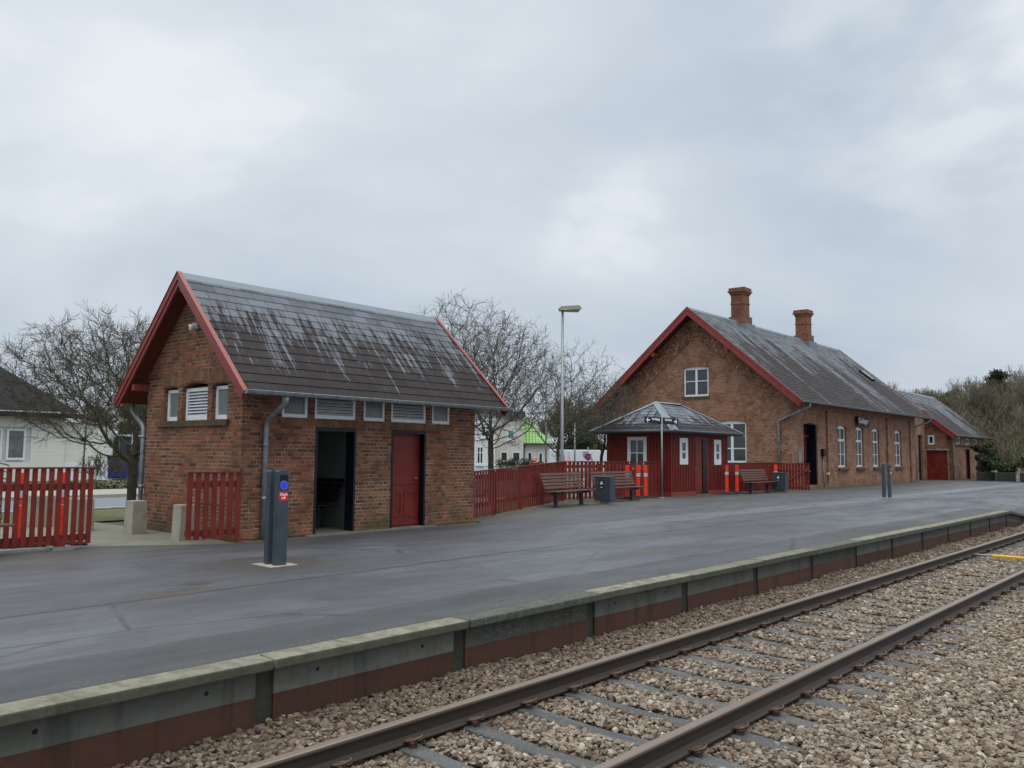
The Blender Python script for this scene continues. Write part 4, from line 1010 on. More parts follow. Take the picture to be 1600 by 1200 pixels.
# hipped roof
EO = .46; ez = 2.37; rz0 = 3.50; xr0, xr1, yr = 1.33, 3.09, DS/2
A, B, C, D_ = (-EO, -EO), (LS+EO, -EO), (LS+EO, DS+EO), (-EO, DS+EO)
rg = MB()
def hip_face(e0, e1, r0, r1):
    e0, e1, r0, r1 = [Vector(v) for v in (e0, e1, r0, r1)]; u_ = (e1-e0).normalized(); mid = (r0-e0)-u_*(r0-e0).dot(u_); L = mid.length; n = math.ceil(L/.24)
    nrm = u_.cross(mid).normalized(); nrm = nrm if nrm.z > 0 else -nrm
    for i in range(n):
        a, b_ = i*.24, min(L, (i+1)*.24)
        def row(s_, o_): k_ = 1-s_/L; return (e0.lerp(r0, k_)+nrm*o_, e1.lerp(r1, k_)+nrm*o_)
        p0, p1 = row(a, .002); q0, q1 = row(b_, .014); c0, c1 = row(b_, .002)
        uu = lambda p: (p-e0).dot(u_)
        rg.face([p0, p1, q1, q0], 0, [(uu(p0), a+.002), (uu(p1), a+.002), (uu(q1), b_-.002), (uu(q0), b_-.002)])
        rg.face([q0, q1, c1, c0], 0, [(uu(q0), b_-.003)]*4)
R0, R1 = (xr0, yr, rz0), (xr1, yr, rz0)
hip_face((*A, ez), (*B, ez), R0, R1); hip_face((*D_, ez), (*C, ez), R0, R1); hip_face((*A, ez), (*D_, ez), R0, R0); hip_face((*B, ez), (*C, ez), R1, R1)
rs = rg.build('roof', 'slate_shed', SH)
g = MB(); g.box(-EO, LS+EO, -EO, DS+EO, ez-.10, ez-.012); g.build('eaves', 'red_dark', rs)
g = MB()
for a, b_ in (((*A, ez), R0), ((*B, ez), R1), ((*C, ez), R1), ((*D_, ez), R0), (R0, R1)):
    a, b_ = Vector(a)+Vector((0, 0, .02)), Vector(b_)+Vector((0, 0, .035)); d0 = (b_-a).normalized(); sd = d0.cross(Vector((0, 0, 1))).normalized()
    for s_ in (-1, 1):
        w3 = sd*s_*.15+Vector((0, 0, -.055)); w3b = w3+Vector((0, 0, .008))
        g.face([a, b_, b_+w3, a+w3]); g.face([a+Vector((0, 0, .012)), b_+Vector((0, 0, .012)), b_+w3b, a+w3b]); g.face([a+w3, b_+w3, b_+w3b, a+w3b])
g.build('hip_cap', 'zinc_ridge', rs)
g = MB()
for p, q_ in (((-EO-.03, -EO-.05), (LS+EO+.03, -EO-.05)), ((-EO-.05, -EO-.03), (-EO-.05, DS+EO+.03))): g.tube([(*p, ez-.035), (*q_, ez-.035)], .05, 8)
g.build('gutter', 'anthracite', SH)

# ------------------------------------------------------------------ direction sign pole
sp_ = thing('direction_sign', 'grey pole with two navy direction blades in front of the red shed', 'sign post', (25.1, 15.52, 0), 0)
MB().tube([(0, 0, 0), (0, 0, 2.84)], .030, 12).build('pole', 'galv', sp_); MB().lathe([(.09, 0), (.09, .02), (.035, .03)], 12).build('base', 'galv', sp_)
for s_, txt in ((-1, 'Mod Esbjerg'), (1, 'Mod Varde')):
    a, b_ = (s_*.04, s_*1.08); x0, x1 = min(a, b_), max(a, b_)
    bl = MB().box(x0, x1, -.015, .015, 2.575, 2.80).build('blade', 'sign_navy', sp_)
    text_mesh('lettering', txt, .105, 'sky_text', bl, face_mtx((s_*.47-(.06 if s_ > 0 else -.06), -.019, 2.725), (1, 0, 0)), .95, bold=.0035)
    g = MB(); c0 = s_*.90
    for arr in ([(-.11, 0), (-.02, .09), (.012, .09), (-.045, .022), (.11, .022), (.11, -.022), (-.045, -.022), (.012, -.09), (-.02, -.09)],):
        g.extrude([(c0-s_*p*-1 if False else c0+(p if s_ < 0 else -p), 2.685+z_) for p, z_ in arr], lambda a_, b2: (a_, -.020, b2), (0, .004, 0))
    g.build('arrow', 'sky_text', bl)
    g = MB()
    for bx_ in (.15, .92):
        for zz_ in (2.565, 2.80): g.box(s_*bx_-.012, s_*bx_+.012, -.02, .02, zz_, zz_+.012)
    g.build('clamp', 'navy', bl)

# ------------------------------------------------------------------ station building
ST = thing('station_building', 'long brown brick station house with two chimneys and a slate roof', 'station', (36.2, 15.64, 0), R(1.0))
L2, D2 = 18.9, 9.5; RY2, RZ2 = 4.75, 8.66; EY2, EZ2 = .84, 3.93; SL2 = (RZ2-EZ2)/(RY2+EY2); zt2 = EZ2+SL2*EY2-.12
wins = [(5.86, 7.10), (8.52, 9.72), (11.18, 12.33), (15.13, 16.45)]
g = MB()
g.wall((0, 0, 0), EX, EY, [(0, -.3), (1.42, -.3), (1.42, 2.98), (2.26, 3.08), (3.10, 2.98), (3.10, -.3), (L2, -.3), (L2, zt2), (0, zt2)], [rect(a, b_, .95, 2.98, .10) for a, b_ in wins], .35)
gp2 = [(.0005, -.3), (D2-.0005, -.3), (D2-.0005, zt2), (RY2, RZ2-.2), (.0005, zt2)]
gw = [rect(4.06, 5.44, 4.36, 5.76, .06), rect(2.15, 3.65, 1.15, 3.06, .09), rect(5.85, 7.35, 1.15, 3.06, .09)]
g.wall((-.002, 0, 0), EY, EX, gp2, gw, .3); g.wall((L2+.002, 0, 0), EY, -EX, gp2, [], .3)
g.wall((0, D2, 0), EX, -EY, rect(0, L2, -.3, zt2), [], .3)
g.build('wall', 'brick_brown', ST)
for a, b_ in ((4.25, 5.0), (13.57, 14.25), (18.05, 18.95)): MB().box(a, b_, -.10, -.0008, -.3, 4.35).build('pilaster', 'brick_brown', ST)
MB().box(.0, L2, -.12, -.001, 3.72, 4.5).build('cornice', 'brick_brown_arch', ST)
MB().box(.0, L2, -.05, -.001, -.3, .16).build('plinth', 'brick_brown', ST)
for a, b_ in wins:
    f = window(ST, (0, 0, 0), EX, EY, a+.01, b_-.01, .96, 2.98, .10, .07, vbars=(((a+b_)/2, .06),), hbars=((2.33, .10), (1.62, .035)), glass='glass_curtain', arch=.09)
    MB().box(a-.05, b_+.10, -.10, -.001, .79, .90).build('sill', 'brick_moss', f)
    arch_band(ST, (0, 0, 0), EX, -EY, a-.08, b_+.08, 2.99, .10, .24, .01, 'brick_brown_arch')
arch_band(ST, (0, 0, 0), EX, -EY, 1.34, 3.18, 3.0, .10, .24, .01, 'brick_brown_arch')
g = MB(); g.box(1.42, 3.10, .40, .46, 0, 3.05); g.build('door', 'navy', ST)
g = MB(); g.box(1.95, 2.05, .36, .3995, 0, 2.5); g.box(2.45, 2.55, .36, .3995, 0, 2.5); g.box(1.5, 3.0, .36, .3995, 2.42, 2.52); g.build('door_frame', 'red', ST)
MB().box(2.98, 3.095, .02, .39, 0, 2.97).build('door_lining', 'navy', ST)
MB().box(3.50, 3.85, -.16, -.001, 1.50, 1.86).build('intercom_box', 'black', ST); MB().tube([(3.72, -.06, 0), (3.72, -.03, 1.5)], .025, 6).build('conduit', 'galv', ST)
MB().box(.70, 1.02, -.05, -.001, 1.22, 1.68).build('notice_board', 'galv', ST); MB().box(4.06, 4.16, -.18, -.05, .62, .72).build('wall_lamp', 'white', ST)
sgn = MB().box(8.36, 10.24, -.16, -.125, 3.13, 3.62).build('station_sign', 'sign_navy', ST); text_mesh('lettering', 'Guldager', .43, 'sky_text', sgn, face_mtx((9.3, -.165, 3.40), (1, 0, 0)), .95, bold=.004)
window(ST, (0, 0, 0), EY, EX, 4.08, 5.42, 4.37, 5.76, .07, .075, vbars=((4.75, .11),), hbars=((5.12, .04),), glass='glass', arch=.05)
for a in (2.16, 5.86):
    window(ST, (0, 0, 0), EY, EX, a, a+1.48, 1.16, 3.06, .07, .075, vbars=((a+.74, .13),), hbars=((1.83, .05), (2.43, .05)), glass='glass', arch=.08)
    arch_band(ST, (-.002, 0, 0), EY, -EX, a-.12, a+1.62, 3.07, .10, .26, .012, 'brick_brown_arch')
arch_band(ST, (-.002, 0, 0), EY, -EX, 3.97, 5.53, 5.78, .07, .26, .012, 'brick_brown_arch')
g = MB(); soldier_box(g, -.06, -.0025, 4.02, 5.48, 4.25, 4.36, 'y'); g.build('window_sill', 'brick_moss', ST)
# diagonal brick bands below the verge
for s_ in (1, -1):
    def my(y): return y if s_ > 0 else 2*RY2-y
    ru = lambda y: RZ2-.2-(RZ2-.2-zt2)/RY2*(RY2-y)
    sl_ = (RZ2-.2-zt2)/RY2; y0 = .98; zlo = ru(RY2)-1.15
    lo = lambda y: zlo-sl_*(RY2-y)
    # lower line from (y0) to apex, end cut square to the slope
    P = [(y0, lo(y0)), (RY2, zlo), (RY2, ru(RY2)-.005), (.30, ru(.30)-.005)]
    cth, sth = 1/math.hypot(1, sl_), sl_/math.hypot(1, sl_)
    g = MB(); A3 = [(-.045, my(a), b_) for a, b_ in P]; B3 = [(-.003, my(a), b_) for a, b_ in P]
    g.face(A3, 0, [(-a*sth+b_*cth+.02, a*cth+b_*sth) for a, b_ in P])
    for i in range(4): j = (i+1) % 4; g.face([A3[i], A3[j], B3[j], B3[i]])
    g.build('diagonal_brick_band', 'brick_hatch', ST)
g = MB(); XA2, XB2 = -.78, 19.75
slope_rows(g, XA2, XB2, (RY2, RZ2), (-EY2, EZ2), .24, 0, .014); slope_rows(g, XA2, XB2, (RY2, RZ2), (2*RY2+EY2, EZ2), .24, 0, .014)
rf = g.build('roof', 'slate_main', ST)
g = MB(); slab(g, XA2+.03, XB2-.03, (RY2, RZ2), (-EY2+.01, EZ2+.01), .09); slab(g, XA2+.03, XB2-.03, (RY2, RZ2), (2*RY2+EY2-.01, EZ2+.01), .09); g.build('soffit', 'red_dark', rf)
g = MB(); g.extrude([(-.14, -.11), (0, .035), (.14, -.11), (.12, -.11), (0, .01), (-.12, -.11)], lambda a, b_: (XA2-.01, RY2+a, RZ2+b_), (XB2-XA2+.02, 0, 0)); g.build('ridge_cap', 'zinc_ridge', rf)
barge(ST, (XA2-.02, XB2), (RY2, RZ2), [(-EY2, EZ2), (2*RY2+EY2, EZ2)], .30, .05); barge(ST, (XB2+.02, XA2), (RY2, RZ2), [(-EY2, EZ2), (2*RY2+EY2, EZ2)], .26, .05)
for py_, pz_ in ((.15, zt2+.02), (2.75, 6.62), (9.35, zt2+.02), (6.75, 6.62)):
    MB().box(XA2+.05, -.05, py_-.09, py_+.09, pz_-.20, pz_-.02).build('purlin_end', 'red_barge', ST)
gutter(ST, XA2-.02, XB2+.05, -EY2-.07, EZ2, .075)
pipe(ST, [(-.05, -.90, 3.88), (-.05, -.90, 3.72), (-.06, -.80, 3.66), (-.07, .42, 3.14), (-.07, .54, 3.05), (-.07, .55, 2.9), (-.07, .55, 0)], .05, [(-.07, .55, 2.2), (-.07, .55, .9)])
pipe(ST, [(19.5, -.88, 3.84), (19.4, -.80, 3.7), (19.05, -.12, 3.4), (19.0, -.10, 3.2), (19.0, -.10, 0)], .05)
for xc in (5.0, 13.75):
    g = MB(); zb0 = 8.0
    g.box(xc-.46, xc+.46, RY2-.46, RY2+.46, zb0, 8.93); g.box(xc-.36, xc+.36, RY2-.36, RY2+.36, 8.93, 10.12)
    g.box(xc-.39, xc+.39, RY2-.39, RY2+.39, 9.62, 9.68)
    for i, e in enumerate((.40, .44, .49)): g.box(xc-e, xc+e, RY2-e, RY2+e, 10.12+i*.075, 10.195+i*.075)
    g.box(xc-.45, xc+.45, RY2-.45, RY2+.45, 10.345, 10.50)
    g.build('chimney', 'brick_chimney', rf)
    MB().box(xc-.62, xc+.50, RY2-.62, RY2+.62, 8.10, 8.50).build('flashing', 'zinc_ridge', rf)
# roof window
kx, kv0, kv1 = 17.45, 3.25, 4.05
dy, dz = -(RY2+EY2), EZ2-RZ2; Lr = math.hypot(dy, dz); dy /= Lr; dz /= Lr
mm = Matrix(((1, 0, 0), (0, dy, -dz), (0, dz, dy))).to_4x4(); 
mm = Matrix.Translation((kx, RY2, RZ2)) @ Matrix(((1, 0, 0, 0), (0, dy, -dz*1, 0), (0, dz, dy*-1*-1, 0), (0, 0, 0, 1)))
rw = MB(); nv = Vector((0, -dz*-1, -dy)); nv = Vector((0, dz, -dy)); dv = Vector((0, dy, dz))
def slopebox(mb, x0, x1, v0, v1, n0, n1, mat=0):
    Pm = [Vector((x, RY2, RZ2))+dv*v+nv*n_ for x in (x0, x1) for v in (v0, v1) for n_ in (n0, n1)]
    for q_ in ((0, 1, 3, 2), (4, 6, 7, 5), (0, 4, 5, 1), (2, 3, 7, 6), (0, 2, 6, 4), (1, 5, 7, 3)): mb.face([Pm[i] for i in q_], mat)
slopebox(rw, kx-.30, kx+.30, 2.75, 3.75, 0, .13); ro = rw.build('roof_window', 'black', rf); rw = MB(); slopebox(rw, kx-.24, kx+.24, 2.81, 3.69, .131, .137); rw.build('pane', 'glass_curtain', ro)

# ------------------------------------------------------------------ annex: link wall and gabled wing
AN = thing('annex_building', 'lower brick annex with red garage doors at the far end of the station', 'building', (36.2, 15.64, 0), R(1.0))
g = MB(); XG = 24.6; YF = -.8; YB = 6.2; LX = 34.6; RYw, RZw = 2.7, 6.22; EZw, EYw = 2.98, -1.2; SLw = (RZw-EZw)/(RYw-EYw); ztw = EZw+SLw*.4-.1
g.wall((18.95, .75, 0), EX, EY, [(0, -.3), (3.85, -.3), (3.85, 2.98), (4.88, 2.98), (4.88, -.3), (5.64, -.3), (5.64, 4.6), (0, 4.6)], [], .25)
gpw = [(YF, -.3), (-.78+.001, -.3), (-.78+.001, 2.0), (.72, 2.0), (.72, -.3), (YB, -.3), (YB, ztw), (RYw, RZw-.15), (YF, ztw)]
gpw = [(YF, -.3), (-.64, -.3), (-.64, 1.98), (.74, 1.98), (.74, -.3), (YB, -.3), (YB, ztw), (RYw, RZw-.15), (YF, ztw)]
g.wall((XG, 0, 0), EY, EX, gpw, [rect(.22, .60, 2.36, 3.0)], .25)
fhw = [rect(25.95, 27.2, 2.42, 2.86), rect(28.6, 29.85, 2.42, 2.86), rect(31.05, 32.3, 2.42, 2.86)]
g.wall((0, YF, 0), EX, EY, [(XG, -.3), (28.5, -.3), (28.5, 2.12), (29.7, 2.12), (29.7, -.3), (LX, -.3), (LX, ztw), (XG, ztw)], fhw, .25)
g.wall((LX, 0, 0), EY, -EX, [(YF, -.3), (YB, -.3), (YB, ztw), (RYw, RZw-.15), (YF, ztw)], [], .25); g.wall((0, YB, 0), EX, -EY, [(XG, -.3), (LX, -.3), (LX, ztw), (XG, ztw)], [], .25)
g.build('wall', 'brick_brown', AN)
g = MB(); soldier_box(g, 25.85, 32.5, YF-.02, YF-.001, 2.22, 2.36); g.build('brick_band', 'brick_moss', AN)
for q_ in fhw: window(AN, (0, YF, 0), EX, EY, q_[0][0]+.01, q_[1][0]-.01, 2.43, 2.85, .05, .07, glass='glass_frost')
window(AN, (XG, 0, 0), EY, EX, .22, .60, 2.37, 2.99, -.03, .09, glass='glass')
MB().box(22.81, 23.82, .87, .92, 0, 2.97).build('door', 'navy', AN)
g = MB(); g.box(XG+.10, XG+.15, -.64, .74, -.1, 1.97); g.box(XG+.085, XG+.0995, .03, .06, 0, 1.95)
gd = g.build('garage_door', 'red', AN); MB().box(XG-.03, XG-.001, -.70, .80, 1.985, 2.06).build('lintel', 'precast', AN); MB().box(XG+.07, XG+.085, .10, .14, .9, .96).build('handle', 'galv', gd)
g = MB(); g.box(28.5, 29.7, YF+.16, YF+.2, 0, 2.1); d2_ = g.build('door', 'red', AN); g = MB(); g.box(29.60, 29.698, YF-.01, YF+.159, 0, 2.11); g.box(28.5, 29.6, YF+.02, YF+.159, 2.02, 2.11); g.build('door_lining', 'navy', AN)
g = MB(); slope_rows(g, XG-.33, LX+.35, (RYw, RZw), (EYw, EZw), .24, 0, .014); slope_rows(g, XG-.33, LX+.35, (RYw, RZw), (2*RYw-EYw, EZw), .24, 0, .014)
rf = g.build('roof', 'slate_main', AN); g = MB(); slab(g, XG-.3, LX+.32, (RYw, RZw), (EYw+.01, EZw+.01), .08); slab(g, XG-.3, LX+.32, (RYw, RZw), (2*RYw-EYw-.01, EZw+.01), .08); g.build('soffit', 'red_dark', rf)
g = MB(); g.extrude([(-.12, -.09), (0, .035), (.12, -.09), (.10, -.09), (0, .01), (-.10, -.09)], lambda a, b_: (XG-.33, RYw+a, RZw+b_), (LX-XG+.68, 0, 0)); g.build('ridge_cap', 'zinc_ridge', rf)
g = MB(); slope_rows(g, 19.0, XG-.0, (2.7, 5.9), (.45, 4.62), .24); g.build('link_roof', 'slate_main', AN)
barge(AN, (XG-.35, LX), (RYw, RZw), [(EYw, EZw), (2*RYw-EYw, EZw)], .30, .05); barge(AN, (LX+.37, XG), (RYw, RZw), [(EYw, EZw), (2*RYw-EYw, EZw)], .2, .04)
gutter(AN, XG-.38, LX+.40, EYw-.07, EZw, .07)
pipe(AN, [(24.85, -1.25, 2.9), (24.85, -1.15, 2.7), (24.85, -.9, 2.5), (24.85, -.87, 2.4), (24.85, -.87, 0)], .05)
MB().box(XG-.25, XG-.01, .55, .72, 3.5, 3.68).build('purlin_end', 'red_barge', AN)

# ------------------------------------------------------------------ lamp posts and poles
def lamp_post(label, loc, h, rz_, group='lamp posts behind the fence'):
    t_ = thing('street_lamp', label, 'street lamp', loc, rz_, group)
    g = MB(); g.tube([(0, 0, 0), (0, 0, 1.55), (0, 0, 1.72), (0, 0, h)], [.10, .10, .055, .042], 14); g.build('pole', 'galv', t_)
    g = MB(); g.extrude([(-.10, 0), (.62, .06), (.64, .13), (.55, .20), (-.08, .15), (-.14, .08)], lambda a, b_: (a, -.12, h-.02+b_), (0, .24, 0)); hd_ = g.build('lamp_head', 'precast', t_, .02)
    MB().box(.06, .55, -.085, .085, h-.035, h-.001, mtx=Matrix.Translation((0, 0, 0))).build('diffuser', 'glass_frost', hd_)
    return t_
q = at(878, 715, 27.6); lamp_post('tall grey street lamp with a flat head behind the fence bend', (q.x, q.y, -.2), 6.5, R(-42))
for px, d_, h, lab in ((853, 60, 7.0, 'thin grey lamp post in front of the green roofed house'), (898, 62, 4.0, 'thin grey pole before the white trailer'), (206, 46, 2.6, 'thin white pole beside the dark blue container')):
    q = at(px, 712, d_); t_ = thing('slim_pole', lab, 'pole', (q.x, q.y, -.28)); MB().tube([(0, 0, 0), (0, 0, h)], [.07, .05], 8).build('pole', 'galv', t_); MB().tube([(0, 0, h), (0, 0, h+.12)], [.07, .01], 8).build('cap', 'galv', t_)
q = at(919, 705, 45); t_ = thing('no_stopping_sign', 'round blue and red no stopping sign above the fence', 'road sign', (q.x, q.y, -.28), R(-53))
MB().tube([(0, 0, 0), (0, 0, 2.15)], .03, 8).build('pole', 'galv', t_); zc = 1.49+(709.7-705.5)/29.0
MB().tube([(0, -.05, zc), (0, -.04, zc)], .20, 24).build('sign_face', 'signring', t_).name = 'sign_face'
MB().tube([(0, -.058, zc), (0, -.0505, zc)], .165, 24).build('sign_centre', 'purple', t_)
g = MB(); g.beam((-.11, -.062, zc-.11), (.11, -.062, zc+.11), .03, .004, (0, 1, 0)); g.beam((-.11, -.062, zc+.11), (.11, -.062, zc-.11), .03, .004, (0, 1, 0)); g.build('cross_bars', 'signring', t_)

# ------------------------------------------------------------------ trees
def skeleton(seed, trunk_h, r0, env, n_main=5, depth=6, lean=(0, 0), up_bias=.15, droop=0., min_r=.004, tw=1.0, cap=60000, fork=(2, 3), wig=.32, decay=(.66, .88), len0=None, spread=(.5, 1.1)):
    """returns trunk segments and crown segments; env = (cx,cy,cz,rx,ry,rz) keeps the crown in shape"""
    rng = random.Random(seed); trunk, crown = [], []
    cx, cy, cz, rx, ry, rz_ = env
    ph = [rng.uniform(0, 6.28) for _ in range(6)]
    def inside(p):
        x, y, z = (p.x-cx)/rx, (p.y-cy)/ry, (p.z-cz)/rz_; a = math.atan2(y, x)
        return x*x+y*y+z*z < (1+.16*math.sin(3*a+ph[0])+.12*math.sin(5*a+z*4+ph[1])+.08*math.sin(9*a-z*7+ph[2]))**2
    def rv(): return Vector((rng.gauss(0, 1), rng.gauss(0, 1), rng.gauss(0, 1)))
    def grow(p, d_, L, r, lev):
        if len(crown) > lim[0]: return
        n = 3 if lev < 3 else 2; pts = [(p, r)]
        for i in range(n):
            ow = Vector((p.x-cx, p.y-cy, p.z-(cz-rz_*.9))); ow = ow/max(.3, ow.length)
            d_ = (d_+rv()*wig*.34+ow*.10+Vector((0, 0, up_bias*.8))).normalized(); q = p+d_*(L/n); rr = r*(1-.28*(i+1)/n)
            crown.append((p.copy(), q.copy(), max(min_r, pts[-1][1]), max(min_r, rr))); p = q; pts.append((q, rr))
            if not inside(p) and (p.z > cz or lev > 1): return
            if lev >= 1 and lev < depth and rng.random() < .55*tw:
                sd = (d_+rv()*.52).normalized(); grow(p, sd, L*rng.uniform(.5, .8), rr*.5, lev+1)
        if lev >= depth: return
        for _ in range(rng.randint(*fork)):
            sd = (d_+rv()*.42).normalized(); grow(p, sd, L*rng.uniform(*decay), rr*rng.uniform(.6, .8), lev+1)
    lim = [cap]
    p = Vector((0, 0, -.1)); d_ = Vector((lean[0], lean[1], 1)).normalized(); r = r0; n = 5
    for i in range(n):
        q = p+d_*(trunk_h/n); trunk.append((p.copy(), q.copy(), r*(1.25 if i == 0 else 1), r*.93)); r *= .94; p = q; d_ = (d_+rv()*.05).normalized()
    for k in range(n_main):
        lim[0] = cap*(k+1)/n_main
        a = 2*math.pi*(k+rng.uniform(-.3, .3))/n_main; tilt = rng.uniform(*spread) if k else .15
        sd = Vector((math.cos(a)*tilt, math.sin(a)*tilt, 1)).normalized(); L = (len0 or rz_*.55)*rng.uniform(.8, 1.15)
        grow(p-d_*rng.uniform(0, .25), sd, L, r*rng.uniform(.5, .72), 0)
    return trunk, crown
def seg_mesh(name, segs, mat, nmin=3):
    A = np.array([s_[0][:] for s_ in segs], np.float32); B = np.array([s_[1][:] for s_ in segs], np.float32); ra = np.array([s_[2] for s_ in segs], np.float32); rb = np.array([s_[3] for s_ in segs], np.float32)
    out_v, out_f, base_i = [], [], 0
    for n, mask in ((3, ra < .03), (7, ra >= .03)):
        a, b_, r_a, r_b = A[mask], B[mask], ra[mask], rb[mask]; m_ = len(a)
        if not m_: continue
        d_ = b_-a; ln = np.linalg.norm(d_, axis=1, keepdims=True); d_ = d_/np.maximum(ln, 1e-6); ref = np.where(np.abs(d_[:, 2:3]) < .9, np.array([[0, 0, 1.]]), np.array([[1., 0, 0]]))
        s1 = np.cross(d_, ref); s1 /= np.linalg.norm(s1, axis=1, keepdims=True); s2 = np.cross(d_, s1)
        b2 = b_+d_*np.minimum(r_b[:, None]*.5, ln*.1)
        V_ = np.zeros((m_, 2, n, 3), np.float32)
        for k in range(n):
            c_, s_ = math.cos(2*math.pi*k/n), math.sin(2*math.pi*k/n); o_ = s1*c_+s2*s_
            V_[:, 0, k] = a+o_*r_a[:, None]; V_[:, 1, k] = b2+o_*r_b[:, None]
        idx = np.arange(m_)[:, None]*2*n+base_i
        for k in range(n):
            k2 = (k+1) % n; out_f.append(np.concatenate([idx+k, idx+k2, idx+n+k2, idx+n+k], 1))
        out_v.append(V_.reshape(-1, 3)); base_i += m_*2*n
    V_ = np.concatenate(out_v); F_ = np.concatenate(out_f).astype(np.int32); me = bpy.data.meshes.new(name); me.vertices.add(len(V_)); me.vertices.foreach_set('co', V_.ravel())
    me.loops.add(F_.size); me.loops.foreach_set('vertex_index', F_.ravel()); me.polygons.add(len(F_)); me.polygons.foreach_set('loop_start', np.arange(0, F_.size, 4, dtype=np.int32))
    me.polygons.foreach_set('use_smooth', np.ones(len(F_), bool)); me.update(); me.materials.append(M[mat]); return me
def obj(name, me, parent=None): o = bpy.data.objects.new(name, me); col.objects.link(o); o.parent = parent; return o
def bare_tree(label, loc, sk, bark='bark', twig='twig', group=None, name='bare_tree', thick=.045):
    t_ = thing(name, label, 'tree', loc, 0, group); tr, cr_ = sk
    big = [s_ for s_ in cr_ if s_[2] > thick]; small = [s_ for s_ in cr_ if s_[2] <= thick]
    obj('trunk', seg_mesh('trunk', tr+big, bark), t_); obj('crown', seg_mesh('crown', small, twig), t_); return t_
from mathutils.kdtree import KDTree
def grown(seed, trunk_h, env, n_attr=2200, step=.17, infl=1.3, kill=.26, tip=.0042, twig=(.22, .42), ntw=2, lean=(0, 0), flat_low=0., expo=2.1, tw_r=.0044):
    """crown grown towards points that fill the crown's volume, so it comes out rounded and evenly branched"""
    rng = random.Random(seed); cx, cy, cz, rx, ry, rz_ = env; ph = [rng.uniform(0, 6.28) for _ in range(4)]
    att = []
    while len(att) < n_attr:
        v = Vector((rng.gauss(0, 1), rng.gauss(0, 1), rng.gauss(0, 1))).normalized()*(rng.random()**.42)
        a = math.atan2(v.y, v.x); v = v*(1+.09*math.sin(3*a+ph[0])+.07*math.sin(5*a+v.z*5+ph[1])+.05*math.sin(8*a-v.z*8+ph[2]))
        if v.z < -.55 and rng.random() < .6: continue
        att.append(Vector((cx+v.x*rx, cy+v.y*ry, cz+v.z*rz_)))
    nodes = [Vector((0, 0, -.1))]; par = [-1]; d0 = Vector((lean[0], lean[1], 1)).normalized()
    while nodes[-1].z < trunk_h:
        nodes.append(nodes[-1]+(d0+Vector((rng.gauss(0, .05), rng.gauss(0, .05), 0))).normalized()*step); par.append(len(nodes)-2)
    base_n = len(nodes)
    for it in range(90):
        kd = KDTree(len(nodes))
        for i, n_ in enumerate(nodes): kd.insert(n_, i)
        kd.balance(); pull = {}; keep = []
        for a in att:
            co, i, dist = kd.find(a)
            if dist < kill: continue
            keep.append(a)
            if dist < infl or it < 14: pull[i] = pull.get(i, Vector())+(a-co).normalized()
        att = keep; n0 = len(nodes)
        if not pull: break
        for i, v in pull.items():
            if i < base_n-4: i = base_n-1
            pd = (nodes[i]-nodes[par[i]]).normalized() if par[i] >= 0 else d0
            d_ = (v.normalized()*1.0+pd*.55+Vector((rng.gauss(0, .22), rng.gauss(0, .22), rng.gauss(0, .18)))).normalized()
            q = nodes[i]+d_*step*rng.uniform(.8, 1.15)
            nodes.append(q); par.append(i)
        if len(nodes) > 9000: break
    N = len(nodes); acc = [0.]*N; kids = [0]*N
    for i in range(N-1, 0, -1):
        if acc[i] == 0: acc[i] = tip**expo
        acc[par[i]] += acc[i]; kids[par[i]] += 1
    rad = [a**(1/expo) for a in acc]; tr, cr_ = [], []
    for i in range(1, N):
        p = par[i]; seg = (nodes[p].copy(), nodes[i].copy(), min(rad[p], rad[i]*1.25), rad[i])
        (tr if i < base_n else cr_).append(seg)
    for i in range(base_n, N):
        if rad[i] > .016: continue
        k = ntw+1 if kids[i] == 0 else (ntw if rng.random() < .75 else 1)
        bd = (nodes[i]-nodes[par[i]]).normalized()
        for _ in range(k):
            d_ = (bd+Vector((rng.gauss(0, .55), rng.gauss(0, .55), rng.gauss(.12, .45)))).normalized(); p = nodes[i]; L = rng.uniform(*twig)
            for j in range(3):
                d_ = (d_+Vector((rng.gauss(0, .22), rng.gauss(0, .22), rng.gauss(.06, .2)))).normalized(); q = p+d_*L/3
                cr_.append((p, q, tw_r*(1-.2*j), tw_r*(.8-.2*j)))
                if j == 1 or (j == 0 and rng.random() < .5):
                    e = (d_+Vector((rng.gauss(0, .6), rng.gauss(0, .6), rng.gauss(.1, .5)))).normalized(); cr_.append((q, q+e*L*rng.uniform(.25, .5), tw_r*.75, tw_r*.5))
                p = q
    return tr, cr_
TG = 'bare trees behind the fences'
bare_tree('dense spreading bare tree left of the brick hut', (8.75, 20.1, -.2), grown(5, 1.5, (.25, .2, 3.15, 3.35, 3.0, 1.70), 4200, .15, ntw=4, tip=.0046, kill=.22), group=TG)
bare_tree('bare tree whose trunk stands just right of the brick hut wall', (19.05, 19.0, -.2), grown(12, 2.2, (-.4, .0, 4.35, 2.5, 2.4, 2.25), 2300, .17, tw_r=.0052, tip=.005), group=TG)
bare_tree('bare tree with a thick forked trunk before the white houses', (21.8, 20.6, -.28), grown(23, 2.2, (.1, 0, 4.25, 2.8, 2.6, 2.35), 3000, .175, tw_r=.0054, tip=.0056), group=TG)
bare_tree('bare tree behind the tall street lamp', (23.9, 19.2, -.25), grown(31, 1.8, (.5, 0, 3.85, 2.3, 2.2, 2.0), 1800, .17, tw_r=.0052, ntw=1, tip=.0046), group=TG)
bare_tree('low bushy bare tree in front of the left side of the station gable', (26.5, 19.2, -.25), grown(44, 1.6, (.1, 0, 3.3, 2.1, 2.0, 1.35), 1600, .16, tw_r=.0054, ntw=2, tip=.005), group=TG)

